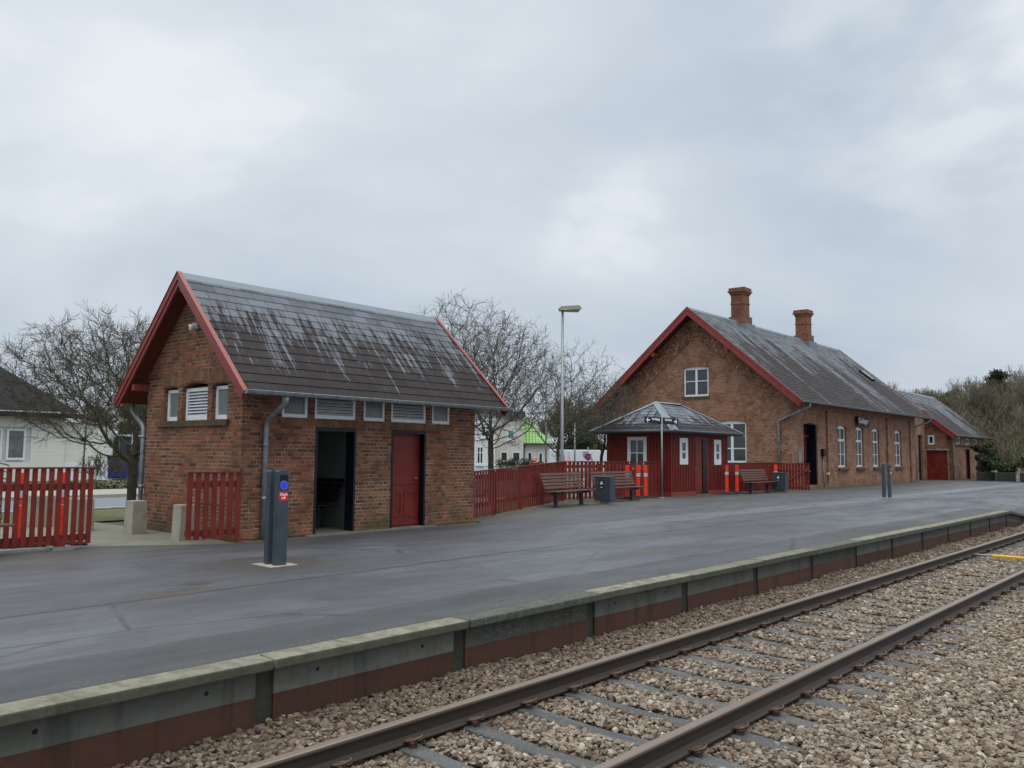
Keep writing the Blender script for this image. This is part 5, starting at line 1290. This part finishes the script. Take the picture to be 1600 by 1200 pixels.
# leaf clouds for evergreens and shrubs
def leaves(name, blobs, n, size, mat, seed=1, flat=1., thin=.45, upright=0.):
    rng = np.random.default_rng(seed); b_ = np.array(blobs, float); wts = (b_[:, 3]*b_[:, 4]*b_[:, 5])**.66; idx = rng.choice(len(b_), n, p=wts/wts.sum())
    d_ = rng.normal(size=(n, 3)); d_ /= np.linalg.norm(d_, axis=1)[:, None]; r = rng.random(n)[:, None]**.45
    C_ = b_[idx, :3]+d_*r*b_[idx, 3:6]*(1+.15*rng.normal(size=(n, 1)))
    t1 = rng.normal(size=(n, 3)); t1[:, 2] += upright*np.sign(t1[:, 2]); t1 /= np.linalg.norm(t1, axis=1)[:, None]; t2 = np.cross(t1, rng.normal(size=(n, 3))); t2 /= np.linalg.norm(t2, axis=1)[:, None]; t1[:, 2] *= flat
    s_ = size*rng.uniform(.5, 1.3, (n, 1)); V_ = np.stack([C_-t1*s_, C_+t2*s_*thin, C_+t1*s_, C_-t2*s_*thin], 1).astype(np.float32)
    V_[:, :, 2] = np.maximum(V_[:, :, 2], .0)
    me = bpy.data.meshes.new(name); me.vertices.add(n*4); me.vertices.foreach_set('co', V_.ravel()); me.loops.add(n*4); me.loops.foreach_set('vertex_index', np.arange(n*4, dtype=np.int32))
    me.polygons.add(n); me.polygons.foreach_set('loop_start', np.arange(0, n*4, 4, dtype=np.int32)); me.update(); me.materials.append(M[mat]); return me

# far wood: six kinds of bare trees reused, evergreens and a thicket
WG = 'trees of the wood beyond the station'
protos = []
for i, (h, mat) in enumerate(((12, 'twig_far'), (11, 'twig_far'), (13, 'twig_pale'), (10, 'twig_far'))):
    sk = skeleton(60+i, 3.0, .15, (0, 0, h*.60, 2.8, 2.8, h*.46), 5, 5, up_bias=.28, min_r=.013, cap=7500, len0=h*.20, wig=.35)
    t_ = bare_tree('x', (0, 0, 0), sk, 'twig_pale', mat, WG, 'wood_tree', .06); protos.append((t_, h))
rw_ = random.Random(8); used = [0]*4; cnt = 0
spots = []
for px in range(1345, 1880, 9):
    top = 586+ (18 if px < 1475 else 0) - (12 if px > 1580 else 0); spots.append((px+rw_.uniform(-5, 5), rw_.uniform(86, 118), top+rw_.uniform(-12, 16)))
names_ = ['slim', 'broad', 'pale', 'thin', 'forked', 'crooked', 'dense', 'airy']
for i, (px, d_, top) in enumerate(spots):
    k = i % 4; q = at(px, 712, d_); H = (.84 if px > 1470 else .9)*(1.49+(716-top)/F_PX*d_); t_, h0 = protos[k]
    side_ = 'showing above the station roofs' if px < 1470 else ('standing behind the planters' if px < 1600 else 'at the right end of the wood')
    lab = '%s bare winter tree of the far wood, %s' % ({0: 'brown', 1: 'brown', 2: 'pale', 3: 'brown'}[k], side_)
    if used[k] == 0: o = t_; used[k] = 1
    else: o = dup(t_, (0, 0, 0), 0, lab, WG)
    o['label'] = lab; o['group'] = WG+(', pale ' if k == 2 else ', brown ')+side_; o.location = (q.x, q.y, -.3); o.rotation_euler.z = rw_.uniform(0, 6.28); s_ = H/h0; o.scale = (s_*rw_.uniform(.9, 1.3), s_*rw_.uniform(.9, 1.3), s_)
def evergreen(label, px, d_, top, rad, mat, seed, base_z=0.):
    q = at(px, 712, d_); H = 1.49+(715-top)/F_PX*d_; t_ = thing('evergreen_tree', label, 'tree', (q.x, q.y, -.3)); rr = random.Random(seed)
    bl = []
    for k in range(26):
        z = base_z+(H-base_z)*rr.uniform(.1, .93); w_ = rad*(1-abs((z-base_z)/(H-base_z)-.4)*1.3); a = rr.uniform(0, 6.28); r_ = rr.uniform(.2, 1)*w_; s_ = rad*rr.uniform(.2, .36); bl.append((r_*math.cos(a), r_*math.sin(a), z, s_, s_, s_*.6))
    bl.append((0, 0, H*.9, rad*.3, rad*.3, H*.09))
    obj('crown', leaves('crown', bl, 14000, .13, mat, seed), t_); MB().tube([(0, 0, 0), (0, 0, H*.85)], [.22, .06], 8).build('trunk', 'bark', t_)
evergreen('olive green evergreen tree at the left edge of the far wood', 1492, 98, 616, 2.8, 'green_olive', 3, 1.)
evergreen('lower olive evergreen tree beside the annex roof', 1522, 88, 628, 2.8, 'green_olive', 4)
evergreen('dark green pine top rising from the far wood', 1562, 92, 590, 2.5, 'green_dark', 5, 4.)
evergreen('dark conifer behind the green roofed house', 893, 96, 655, 4.2, 'green_dark', 6)
evergreen('broad dark conifer behind the white trailer', 918, 100, 672, 3.6, 'green_dark', 9)
evergreen('dark evergreen behind the dark blue container', 196, 62, 668, 2.2, 'green_olive', 10)
evergreen('olive evergreen behind the left building corner', 222, 66, 650, 2.6, 'green_olive', 14)
bl = []
rr = random.Random(2)
for px in range(1455, 1900, 7):
    for _ in range(4):
        d_ = rr.uniform(74, 96); q = at(px+rr.uniform(-6, 6), 712, d_); z = rr.uniform(.3, 5.2); bl.append((q.x, q.y, z, 1.5, 1.5, 1.2))
o = obj('thicket', leaves('thicket', bl, 110000, .42, 'thicket', 7, thin=.05, upright=1.2)); tag(o, kind='stuff'); o['label'] = 'tangled brown olive undergrowth below the far wood'; o.location.z = -.3
bl = []
for px in range(830, 1010, 8):
    q = at(px, 712, 115+rr.uniform(-6, 6)); 
    for _ in range(5): bl.append((q.x, q.y, rr.uniform(1, 7), 2., 2., 1.2))
sk = None
for i, (px, d_, top) in enumerate(((862, 118, 640), (880, 110, 622), (905, 120, 618), (925, 112, 625), (948, 118, 622), (965, 112, 618), (985, 120, 628), (150, 82, 640), (196, 84, 620), (225, 78, 610), (690, 120, 640), (930, 96, 640))):
    q = at(px, 712, d_); k = i % 4; t_, h0 = protos[k]; H = 1.49+(712-top)/F_PX*d_
    side_ = 'behind the houses in the middle' if 800 < px else ('behind the left white building' if px < 400 else 'behind the brick hut')
    o = dup(t_, (q.x, q.y, -.3), rr.uniform(0, 6), '%s distant bare tree %s' % ('pale' if k == 2 else 'brown', side_), 'distant %s trees %s' % ('pale' if k == 2 else 'brown', side_)); s_ = H/h0; o.scale = (s_*1.2, s_*1.2, s_)

# ------------------------------------------------------------------ planters
PG = 'planters at the end of the platform'
def planter(label, x, y, shrub_label, w_, h, n, seed, mat='green_dark'):
    t_ = thing('planter', label, 'planter', (x, y, 0), R(12), PG)
    g = MB(); g.extrude([(-w_*.46, 0), (w_*.46, 0), (w_*.5, .55), (-w_*.5, .55)], lambda a, b_: (a, -.55, b_), (0, 1.1, 0)); g.build('tub', 'gap', t_, .02)
    MB().box(-w_*.45, w_*.45, -.5, .5, .551, .57).build('soil', 'earth', t_)
    rr_ = random.Random(seed); bl_ = []
    for k in range(16): a = rr_.uniform(0, 6.28); r_ = rr_.uniform(0, w_*.5); bl_.append((r_*math.cos(a), r_*math.sin(a), rr_.uniform(.15, h), .32, .32, .18))
    s_ = thing('shrub', shrub_label, 'shrub', (x, y, .56), 0, 'shrubs in the planters'); obj('foliage', leaves('foliage', bl_, n, .10, mat, seed), s_)
    MB().tube([(0, 0, 0), (.03, .02, h*.7)], [.04, .015], 6).build('stem', 'bark', s_)
planter('dark square planter nearest the annex', 62.6, 13.65, 'tall dark evergreen shrub growing in the planter nearest the annex', 1.3, 1.9, 5000, 1)
planter('dark square planter in the middle of the row', 62.1, 12.4, 'low dark shrub in the middle planter', 1.5, .6, 3000, 2)
planter('brown planter at the right edge of the picture', 61.5, 10.9, 'green juniper shrub in the planter at the right edge', 1.4, 1.15, 4000, 3, 'green_olive')
g = MB(); rr = random.Random(4)
rings = []
for i in range(7):
    r_ = 3.0*(1-i/6.3); rings.append([(r_*math.cos(a/16*6.283)*(1+rr.uniform(-.08, .08)), r_*.8*math.sin(a/16*6.283), 1.1*(i/6)**.8+rr.uniform(-.04, .04)) for a in range(16)])
for a, b_ in zip(rings[:-1], rings[1:]):
    for k in range(16): g.face([a[k], a[(k+1) % 16], b_[(k+1) % 16], b_[k]], smooth=True)
g.face(rings[-1]); o = g.build('sand_heap', 'sand'); q = at(1583, 712, 76); o.location = (q.x, q.y, -.25); tag(o, 'low heap of pale sand between the two right planters', 'sand heap')
block('concrete_block', 'small white block standing between the first two planters', 66.5, 14.05, 0, .6, .4, .75)

# ------------------------------------------------------------------ left white building, railing
WB = thing('white_building', 'long whitewashed building with a black hipped roof and white doors at the left edge', 'building', (18.0, 50.2, -.28), R(1))
g = MB(); HW = 3.75
g.wall((0, 0, 0), -EX, EY, [(0, 0), (36, 0), (36, HW), (0, HW)], [rect(1.75, 6.6, 1.05, 2.95)], .3); g.wall((0, 0, 0), EY, -EX, [(.001, 0), (12, 0), (12, HW), (.001, HW)], [], .3); g.wall((0, 12, 0), -EX, -EY, [(0, 0), (36, 0), (36, HW), (0, HW)], [], .3)
g.build('wall', 'limewash', WB)
MB().box(.02, 2.75, .15, 9, 0, 3.25).build('side_wing', 'limewash', WB); MB().box(-.02, 2.80, .10, .149, 0, .95).build('plinth', 'render', WB); MB().box(0, 2.85, .05, 9.05, 3.251, 3.33).build('coping', 'slat', WB)
g = MB(); e = .6; ez_ = HW+.05
P4 = [(-36, -e, ez_), (e, -e, ez_), (e, 12+e, ez_), (-36, 12+e, ez_)]; r0_, r1_ = (-36, 6, ez_+4.2), (-4.0, 6, ez_+4.2)
g.face([P4[0], P4[1], r1_, r0_]); g.face([P4[1], P4[2], r1_]); g.face([P4[2], P4[3], r0_, r1_]); g.face(P4); g.build('roof', 'dark_roof', WB)
MB().box(-36, e+.05, -e-.05, -e-.001, ez_-.30, ez_+.04).build('fascia', 'dark_roof', WB); MB().box(-36, e+.06, -e-.09, -e-.051, ez_-.04, ez_+.03).build('gutter', 'slat', WB)
MB().box(-6.6, -1.75, .12, .2, 1.05, 2.95).build('door_panel', 'slat', WB)
for a, gl in ((-6.5, 'glass_frost'), (-4.1, 'glass_frost'), (-2.95, 'glass_frost')): window(WB, (0, 0, 0), EX, EY, a, a+(.95 if a > -6 else 2.2), 1.15, 2.85, .0, .11, glass=gl)
RL = thing('ramp_railing', 'grey tubular handrail of the ramp before the white building', 'railing', (11.4, 46.0, -.28), R(1))
g = MB()
for z in (1.0, 1.35, 1.70): g.tube([(-8, 0, z), (0, 0, z), (2.6, 0, z-.75)], .035, 6)
for x, zt_ in ((-8, 1.75), (-5.5, 1.75), (-4, 1.75), (-2, 1.75), (0, 1.75), (2.6, 1.0)): g.tube([(x, 0, 0), (x, 0, zt_)], .035, 6)
g.build('handrail', 'galv', RL)
MB().box(-8, .2, .1, 3, 0, .45).build('ramp', 'precast', RL)
# shrubs and hedge strip along the far sidewalk
bl = [(x_, 38+random.uniform(-.4, .4), .15, .5, .5, .3) for x_ in np.arange(-10, 26, .5)]
o = obj('ground_cover', leaves('ground_cover', bl, 9000, .12, 'thicket', 11)); o.location.z = -.28; tag(o, kind='stuff'); o['label'] = 'brown winter ground cover along the far sidewalk'
for i, (px, d_, h, lab) in enumerate(((150, 44, 1.5, 'thin twiggy bush against the white building wall'), (172, 43, 1.3, 'small twiggy bush right of the thin bush by the white wall'), (200, 44, 1.4, 'brown bush in front of the dark blue container'))):
    q = at(px, 712, d_); sk = skeleton(90+i, .2, .02, (0, 0, h*.6, .9, .9, h*.5), 7, 3, up_bias=.2, min_r=.008, cap=900, len0=h*.4)
    bare_tree(lab, (q.x, q.y, -.28), sk, 'twig', 'twig', None, 'twiggy_bush')
q = at(129, 712, 34); t_ = thing('young_tree', 'thin young tree stem with a stake in front of the white building', 'tree', (q.x, q.y, -.28)); MB().tube([(0, 0, 0), (.05, 0, 1.6), (.10, 0, 3.4)], [.035, .03, .02], 6).build('trunk', 'bark', t_)
sk = skeleton(97, .1, .02, (0, 0, .6, .7, .7, .8), 5, 3, min_r=.006, cap=250, len0=.4); o = obj('crown', seg_mesh('crown', sk[1], 'twig'), t_); o.location = (.10, 0, 3.2)
q = at(206, 715, 55); t_ = thing('container', 'dark blue container with a white stripe right of the white building', 'container', (q.x, q.y, -.28), R(-20)); MB().box(-1.3, 1.6, -.6, .6, .1, 1.25).build('body', 'blue', t_, .05); MB().box(-1.35, 1.65, -.65, .65, 1.251, 1.38).build('lid', 'navy', t_, .03)
q = at(212, 712, 58); t_ = thing('cabin', 'small dark grey site cabin behind the blue container', 'cabin', (q.x, q.y, -.28), R(-20)); MB().box(-1.0, 2.6, -1, 1, 0, 2.6).build('wall', 'anthracite', t_); MB().box(-1.2, 2.8, -1.2, 1.2, 2.601, 2.72).build('roof', 'slat', t_); MB().box(-.6, .6, -1.03, -1.001, 1.2, 2.1).build('window', 'glass', t_)

# ------------------------------------------------------------------ houses in the middle distance
def hwin(parent, x, z, w_, h, y=0, glass='glass', bars=True):
    f = window(parent, (0, y, 0), EX, EY, x, x+w_, z, z+h, -.03, .10, vbars=((x+w_/2, .09),) if bars else (), hbars=((z+h*.66, .08),) if bars else (), glass=glass)
    MB().box(x-.08, x+w_+.08, y-.14, y-.001, z-.16, z-.04).build('sill', 'render', f)
az = lambda q: -math.atan2(q.x, q.y)
qa = at(700, 712, 77); HA = thing('white_house', 'white rendered two storey house behind the forked bare tree', 'house', (qa.x, qa.y, -.28), az(at(757, 712, 77)))
MPX = 77/F_PX
def X_(px, q0): return (px-q0)*MPX
g = MB(); g.wall((0, 0, 0), EX, EY, [(-3, 0), (4.35, 0), (4.35, 5.5), (-3, 5.5)], [], 7); g.build('wall', 'render', HA)
hwin(HA, X_(751, 700), 3.25, .83, 1.05); hwin(HA, X_(744.5, 700), .75, .62, 1.65); hwin(HA, X_(761.5, 700), .75, .62, 1.65)
g = MB(); g.face([(-3.3, -.25, 5.5), (4.5, -.25, 5.5), (4.5, 3.5, 6.1), (-3.3, 3.5, 6.1)]); g.face([(-3.3, 7.25, 5.5), (4.5, 7.25, 5.5), (4.5, 3.5, 6.1), (-3.3, 3.5, 6.1)]); g.build('roof', 'dark_roof', HA)
HB = thing('cream_house', 'cream rendered house with a bright green tiled side roof', 'house', (at(772, 712, 78).x, at(772, 712, 78).y, -.28), az(at(800, 712, 78)))
wb_ = X_(818, 772); wc = X_(861, 772)
g = MB(); g.box(.02, wb_, 0, 7, 0, 5.2); g.box(wb_+.001, wc, .5, 6, 0, 2.75); g.build('wall', 'cream', HB)
hwin(HB, X_(792.5, 772), 3.05, .70, .95, glass='glass_teal', bars=False); hwin(HB, X_(782, 772), 1.0, .70, .95, bars=False); hwin(HB, X_(800.5, 772), 1.0, .78, .95, bars=False)
hwin(HB, X_(824.5, 772), 1.0, .48, .95, .5, bars=False); hwin(HB, X_(842, 772), .75, .45, 1.15, .5, bars=False)
g = MB(); a, b_, e_ = wb_+.02, wc+.25, 2.75
g.face([(a, .2, e_), (b_, .2, e_), (a, 3.2, e_+2.75)], 0, [(a, 3.8), (b_, 3.8), (a, 0)]); g.face([(b_, .2, e_), (b_, 6.3, e_), (a, 3.2, e_+2.75)]); g.face([(a, 6.3, e_), (b_, 6.3, e_), (a, 3.2, e_+2.75)]); g.build('green_roof', 'green_tile', HB)
g = MB(); g.face([(-.2, -.3, 5.15), (wb_+.2, -.3, 5.15), (wb_+.2, 3.5, 5.9), (-.2, 3.5, 5.9)]); g.face([(-.2, 7.3, 5.15), (wb_+.2, 7.3, 5.15), (wb_+.2, 3.5, 5.9), (-.2, 3.5, 5.9)]); g.build('roof', 'dark_roof', HB)
MB().box(wb_, wc+.3, .08, .19, e_-.1, e_+.02).build('gutter', 'anthracite', HB); MB().tube([(wb_+.1, .35, 2.6), (wb_+.05, .4, .2)], .05, 6).build('downpipe', 'anthracite', HB)
# hedge and car
q = at(812, 712, 44); HH = thing('hedge', 'clipped dark green hedge in front of the cream house', 'hedge', (q.x, q.y, -.28), az(q)); bl = [(x_, random.uniform(-.3, .3), random.uniform(.3, 1.35-.25*(x_ > 1.3)), .35, .35, .25) for x_ in np.arange(-1.2, 1.7, .05)]
obj('leaves', leaves('leaves', bl, 9000, .05, 'hedge', 12), HH)
def car(label, loc, rz_):
    t_ = thing('parked_car', label, 'car', loc, rz_)
    pr = [(-2.1, .35), (2.05, .35), (2.12, .62), (1.95, .82), (1.0, .92), (.35, 1.40), (-.9, 1.47), (-1.75, 1.05), (-2.1, .95), (-2.16, .6)]
    g = MB(); g.extrude(pr, lambda a, b_: (a, -.82, b_), (0, 1.64, 0)); bd = g.build('body', 'carpaint', t_, .06)
    for s_ in (-1, 1):
        g = MB(); y = s_*.825; g.extrude([(.85, .95), (.33, 1.33), (-.2, 1.37), (-.2, .95)], lambda a, b_: (a, y, b_), (0, s_*.006, 0)); g.extrude([(-.28, .95), (-.28, 1.37), (-.9, 1.37), (-1.45, 1.05), (-1.4, .95)], lambda a, b_: (a, y, b_), (0, s_*.006, 0)); g.build('side_window', 'glass', bd)
        for x in (-1.35, 1.3):
            w0 = MB(); w0.tube([(x, s_*.68, .31), (x, s_*.86, .31)], .31, 20); wh = w0.build('wheel', 'rubber', t_); w0 = MB(); w0.tube([(x, s_*.861, .31), (x, s_*.87, .31)], .19, 14); w0.build('rim', 'galv', wh)
        MB().box(1.95, 2.10, s_*.62-.15, s_*.62+.15, .62, .76).build('headlight', 'slat', t_, .02)
    g = MB(); g.face([(1.0, -.72, .935), (1.0, .72, .935), (.38, .66, 1.41), (.38, -.66, 1.41)]); g.build('windscreen', 'glass', bd); return t_
q = at(803, 712, 35); car('silver car whose roof shows above the slanting red fence', (q.x, q.y, -.57), R(-28))
# trailer wall with script
q = at(858, 712, 64); TR = thing('white_trailer', 'long white trailer with grey script lettering beyond the fence', 'trailer', (q.x, q.y, -.28), az(at(900, 712, 64)))
g = MB(); wt = (948-858)*64/F_PX*1.04; g.box(0, wt, 0, 2.2, .45, 2.1); g.build('body', 'render', TR, .04)
MB().box(0, wt, -.02, -.001, .95, 1.0).build('rub_strip', 'slat', TR)
for x in (1.0, 3.4): 
    w0 = MB(); w0.tube([(x, -.01, .33), (x, .25, .33)], .33, 18); w0.build('wheel', 'rubber', TR)
# unreadable flowing script and a smaller line below, as thin grey strokes
g = MB()
rr = random.Random(5); px_, pts = .22, []
for k in range(46): u_ = k/45; pts.append((.18+u_*.72, -.012, 1.62+.06*math.sin(k*1.25)+(.10 if k in (6, 7, 22, 23, 30) else 0)+.03*math.sin(k*.37)))
for a, b_ in zip(pts[:-1], pts[1:]): g.beam(a, b_, .014, .006, (0, 1, 0))
for k in range(7): g.beam((.38+k*.06, -.012, 1.40), (.38+k*.06+.035, -.012, 1.46), .016, .006, (0, 1, 0))
g.build('script_lettering', 'grey_text', TR)
g = MB(); xc = (911-858)*64/F_PX*1.04; g.extrude([(-.13, .20), (.13, .20), (.13, -.02), (0, -.2), (-.13, -.02)], lambda a, b_: (xc+a, -.02, 1.63+b_), (0, .015, 0)); g.extrude([(-.25, .26), (.25, .26), (.2, .31), (0, .36), (-.2, .31)], lambda a, b_: (xc+a, -.02, 1.63+b_), (0, .015, 0)); g.build('crest', 'grey_text', TR)
MB().box(xc-.35, xc+.35, -.02, -.001, 1.17, 1.25).build('lettering_bar', 'grey_text', TR); MB().box(xc+1.3, xc+1.7, -.02, -.001, 1.17, 1.25).build('lettering_bar', 'grey_text', TR)
q = at(889, 712, 45); t_ = thing('parasol', 'folded salmon pink parasol beyond the fence near the street lamp', 'parasol', (q.x, q.y, -.28)); MB().tube([(0, 0, 0), (0, 0, 1.9)], .03, 6).build('pole', 'galv', t_)
g = MB(); g.lathe([(.28, 1.0), (.22, 1.15), (.09, 1.45), (.02, 1.75)], 10); g.build('cloth', 'pink', t_)
q = at(923.5, 712, 44); t_ = thing('advert_flag', 'small blue and pink banner right under the round sign', 'banner', (q.x, q.y, -.28)); MB().tube([(0, 0, 0), (0, 0, 1.75)], .02, 6).build('pole', 'galv', t_)
MB().box(-.12, .02, -.01, .01, .9, 1.35).build('banner_cloth', 'blue', t_); MB().extrude([(.025, .9), (.20, .9), (.14, 1.45), (.05, 1.68)], lambda a, b_: (a, -.01, b_), (0, .02, 0)).build('banner_edge', 'pink', t_)
q = at(835, 712, 46); t_ = thing('kiosk_roof', 'small red and white striped pointed kiosk top above the fence', 'kiosk', (q.x, q.y, -.28)); MB().box(-.38, .38, -.38, .38, 0, 1.15).build('wall', 'render', t_)
g = MB(); g.lathe([(.36, 1.15), (.30, 1.30), (.16, 1.42), (.06, 1.6), (.015, 1.85)], 8, smooth=False); g.build('roof', 'pink', t_); MB().box(-.40, .40, -.40, .40, 1.2, 1.26).build('trim', 'sign_red', t_)
# grit, moss and dirt swept against the walls and scattered over the asphalt
def grit():
    rng = np.random.default_rng(9); P = []
    def add(x, y, s_): P.append((x, y, s_))
    for _ in range(420): add(rng.uniform(1, 30), rng.uniform(5.7, 12.2), rng.uniform(.003, .008))
    for _ in range(1500): x = rng.uniform(7.3, 12.9); add(x, 12.50+(x-7.2)*.0175-abs(rng.normal(0, .07))-.02, rng.uniform(.004, .013))
    for _ in range(900): x = rng.uniform(36.4, 55); add(x, 15.55+(x-36)*.0175-abs(rng.normal(0, .15)), rng.uniform(.006, .02))
    for _ in range(1100): q_ = rng.uniform(0, 1); add(13+7.8*q_, 13.0+3.5*q_-abs(rng.normal(0, .12))-.05, rng.uniform(.006, .017))
    for _ in range(500): add(rng.uniform(21, 34), 15.75-abs(rng.normal(0, .15)), rng.uniform(.006, .017))
    for _ in range(700): add(rng.uniform(2, 28), 5.60+abs(rng.normal(0, .035)), rng.uniform(.003, .009))
    n = len(P); P = np.array(P); ang = rng.random(n)*6.28; V_ = []
    base_ = np.array([(-1, -.7, 0), (1, -.6, 0), (.8, .8, 0), (-.9, .6, 0), (0, 0, 1.)]); base_ = base_[None]*(1+rng.uniform(-.3, .3, (n, 5, 3)))
    c_, s_ = np.cos(ang)[:, None], np.sin(ang)[:, None]; X_ = base_[:, :, 0]*c_-base_[:, :, 1]*s_; Y_ = base_[:, :, 0]*s_+base_[:, :, 1]*c_
    V_ = np.stack([X_*P[:, 2:3]+P[:, 0:1], Y_*P[:, 2:3]+P[:, 1:2], np.maximum(0, base_[:, :, 2])*P[:, 2:3]*.9+.001], 2).astype(np.float32)
    F_ = (np.array([(0, 1, 4), (1, 2, 4), (2, 3, 4), (3, 0, 4)])[None]+np.arange(n)[:, None, None]*5).astype(np.int32)
    me = bpy.data.meshes.new('grit'); me.vertices.add(n*5); me.vertices.foreach_set('co', V_.ravel()); me.loops.add(n*12); me.loops.foreach_set('vertex_index', F_.ravel()); me.polygons.add(n*4); me.polygons.foreach_set('loop_start', np.arange(0, n*12, 3, dtype=np.int32)); me.polygons.foreach_set('use_smooth', np.zeros(n*4, bool)); me.update(); me.materials.append(M['grit'])
    o_ = obj('grit', me); tag(o_, kind='stuff'); o_['label'] = 'grit, moss and dirt along the walls and over the asphalt'
M['grit'] = plain('grit and moss', (.17, .15, .11), .9, .4, 4, dirt=((.07, .075, .03), 2, .8))
grit()
# twigs, leaves and litter on the asphalt
for x, y, r_, lab in ((8.0, 10.3, 20, 'thin pale twig lying on the asphalt right of the card reader'),):
    o = MB().tube([(0, 0, .008), (.2, .05, .012), (.45, .02, .008), (.6, .06, .01)], [.006, .005, .004, .003], 5).build('fallen_twig', 'twig_pale'); o.location = (x, y, 0); o.rotation_euler.z = R(r_-35); tag(o, lab, 'twig')
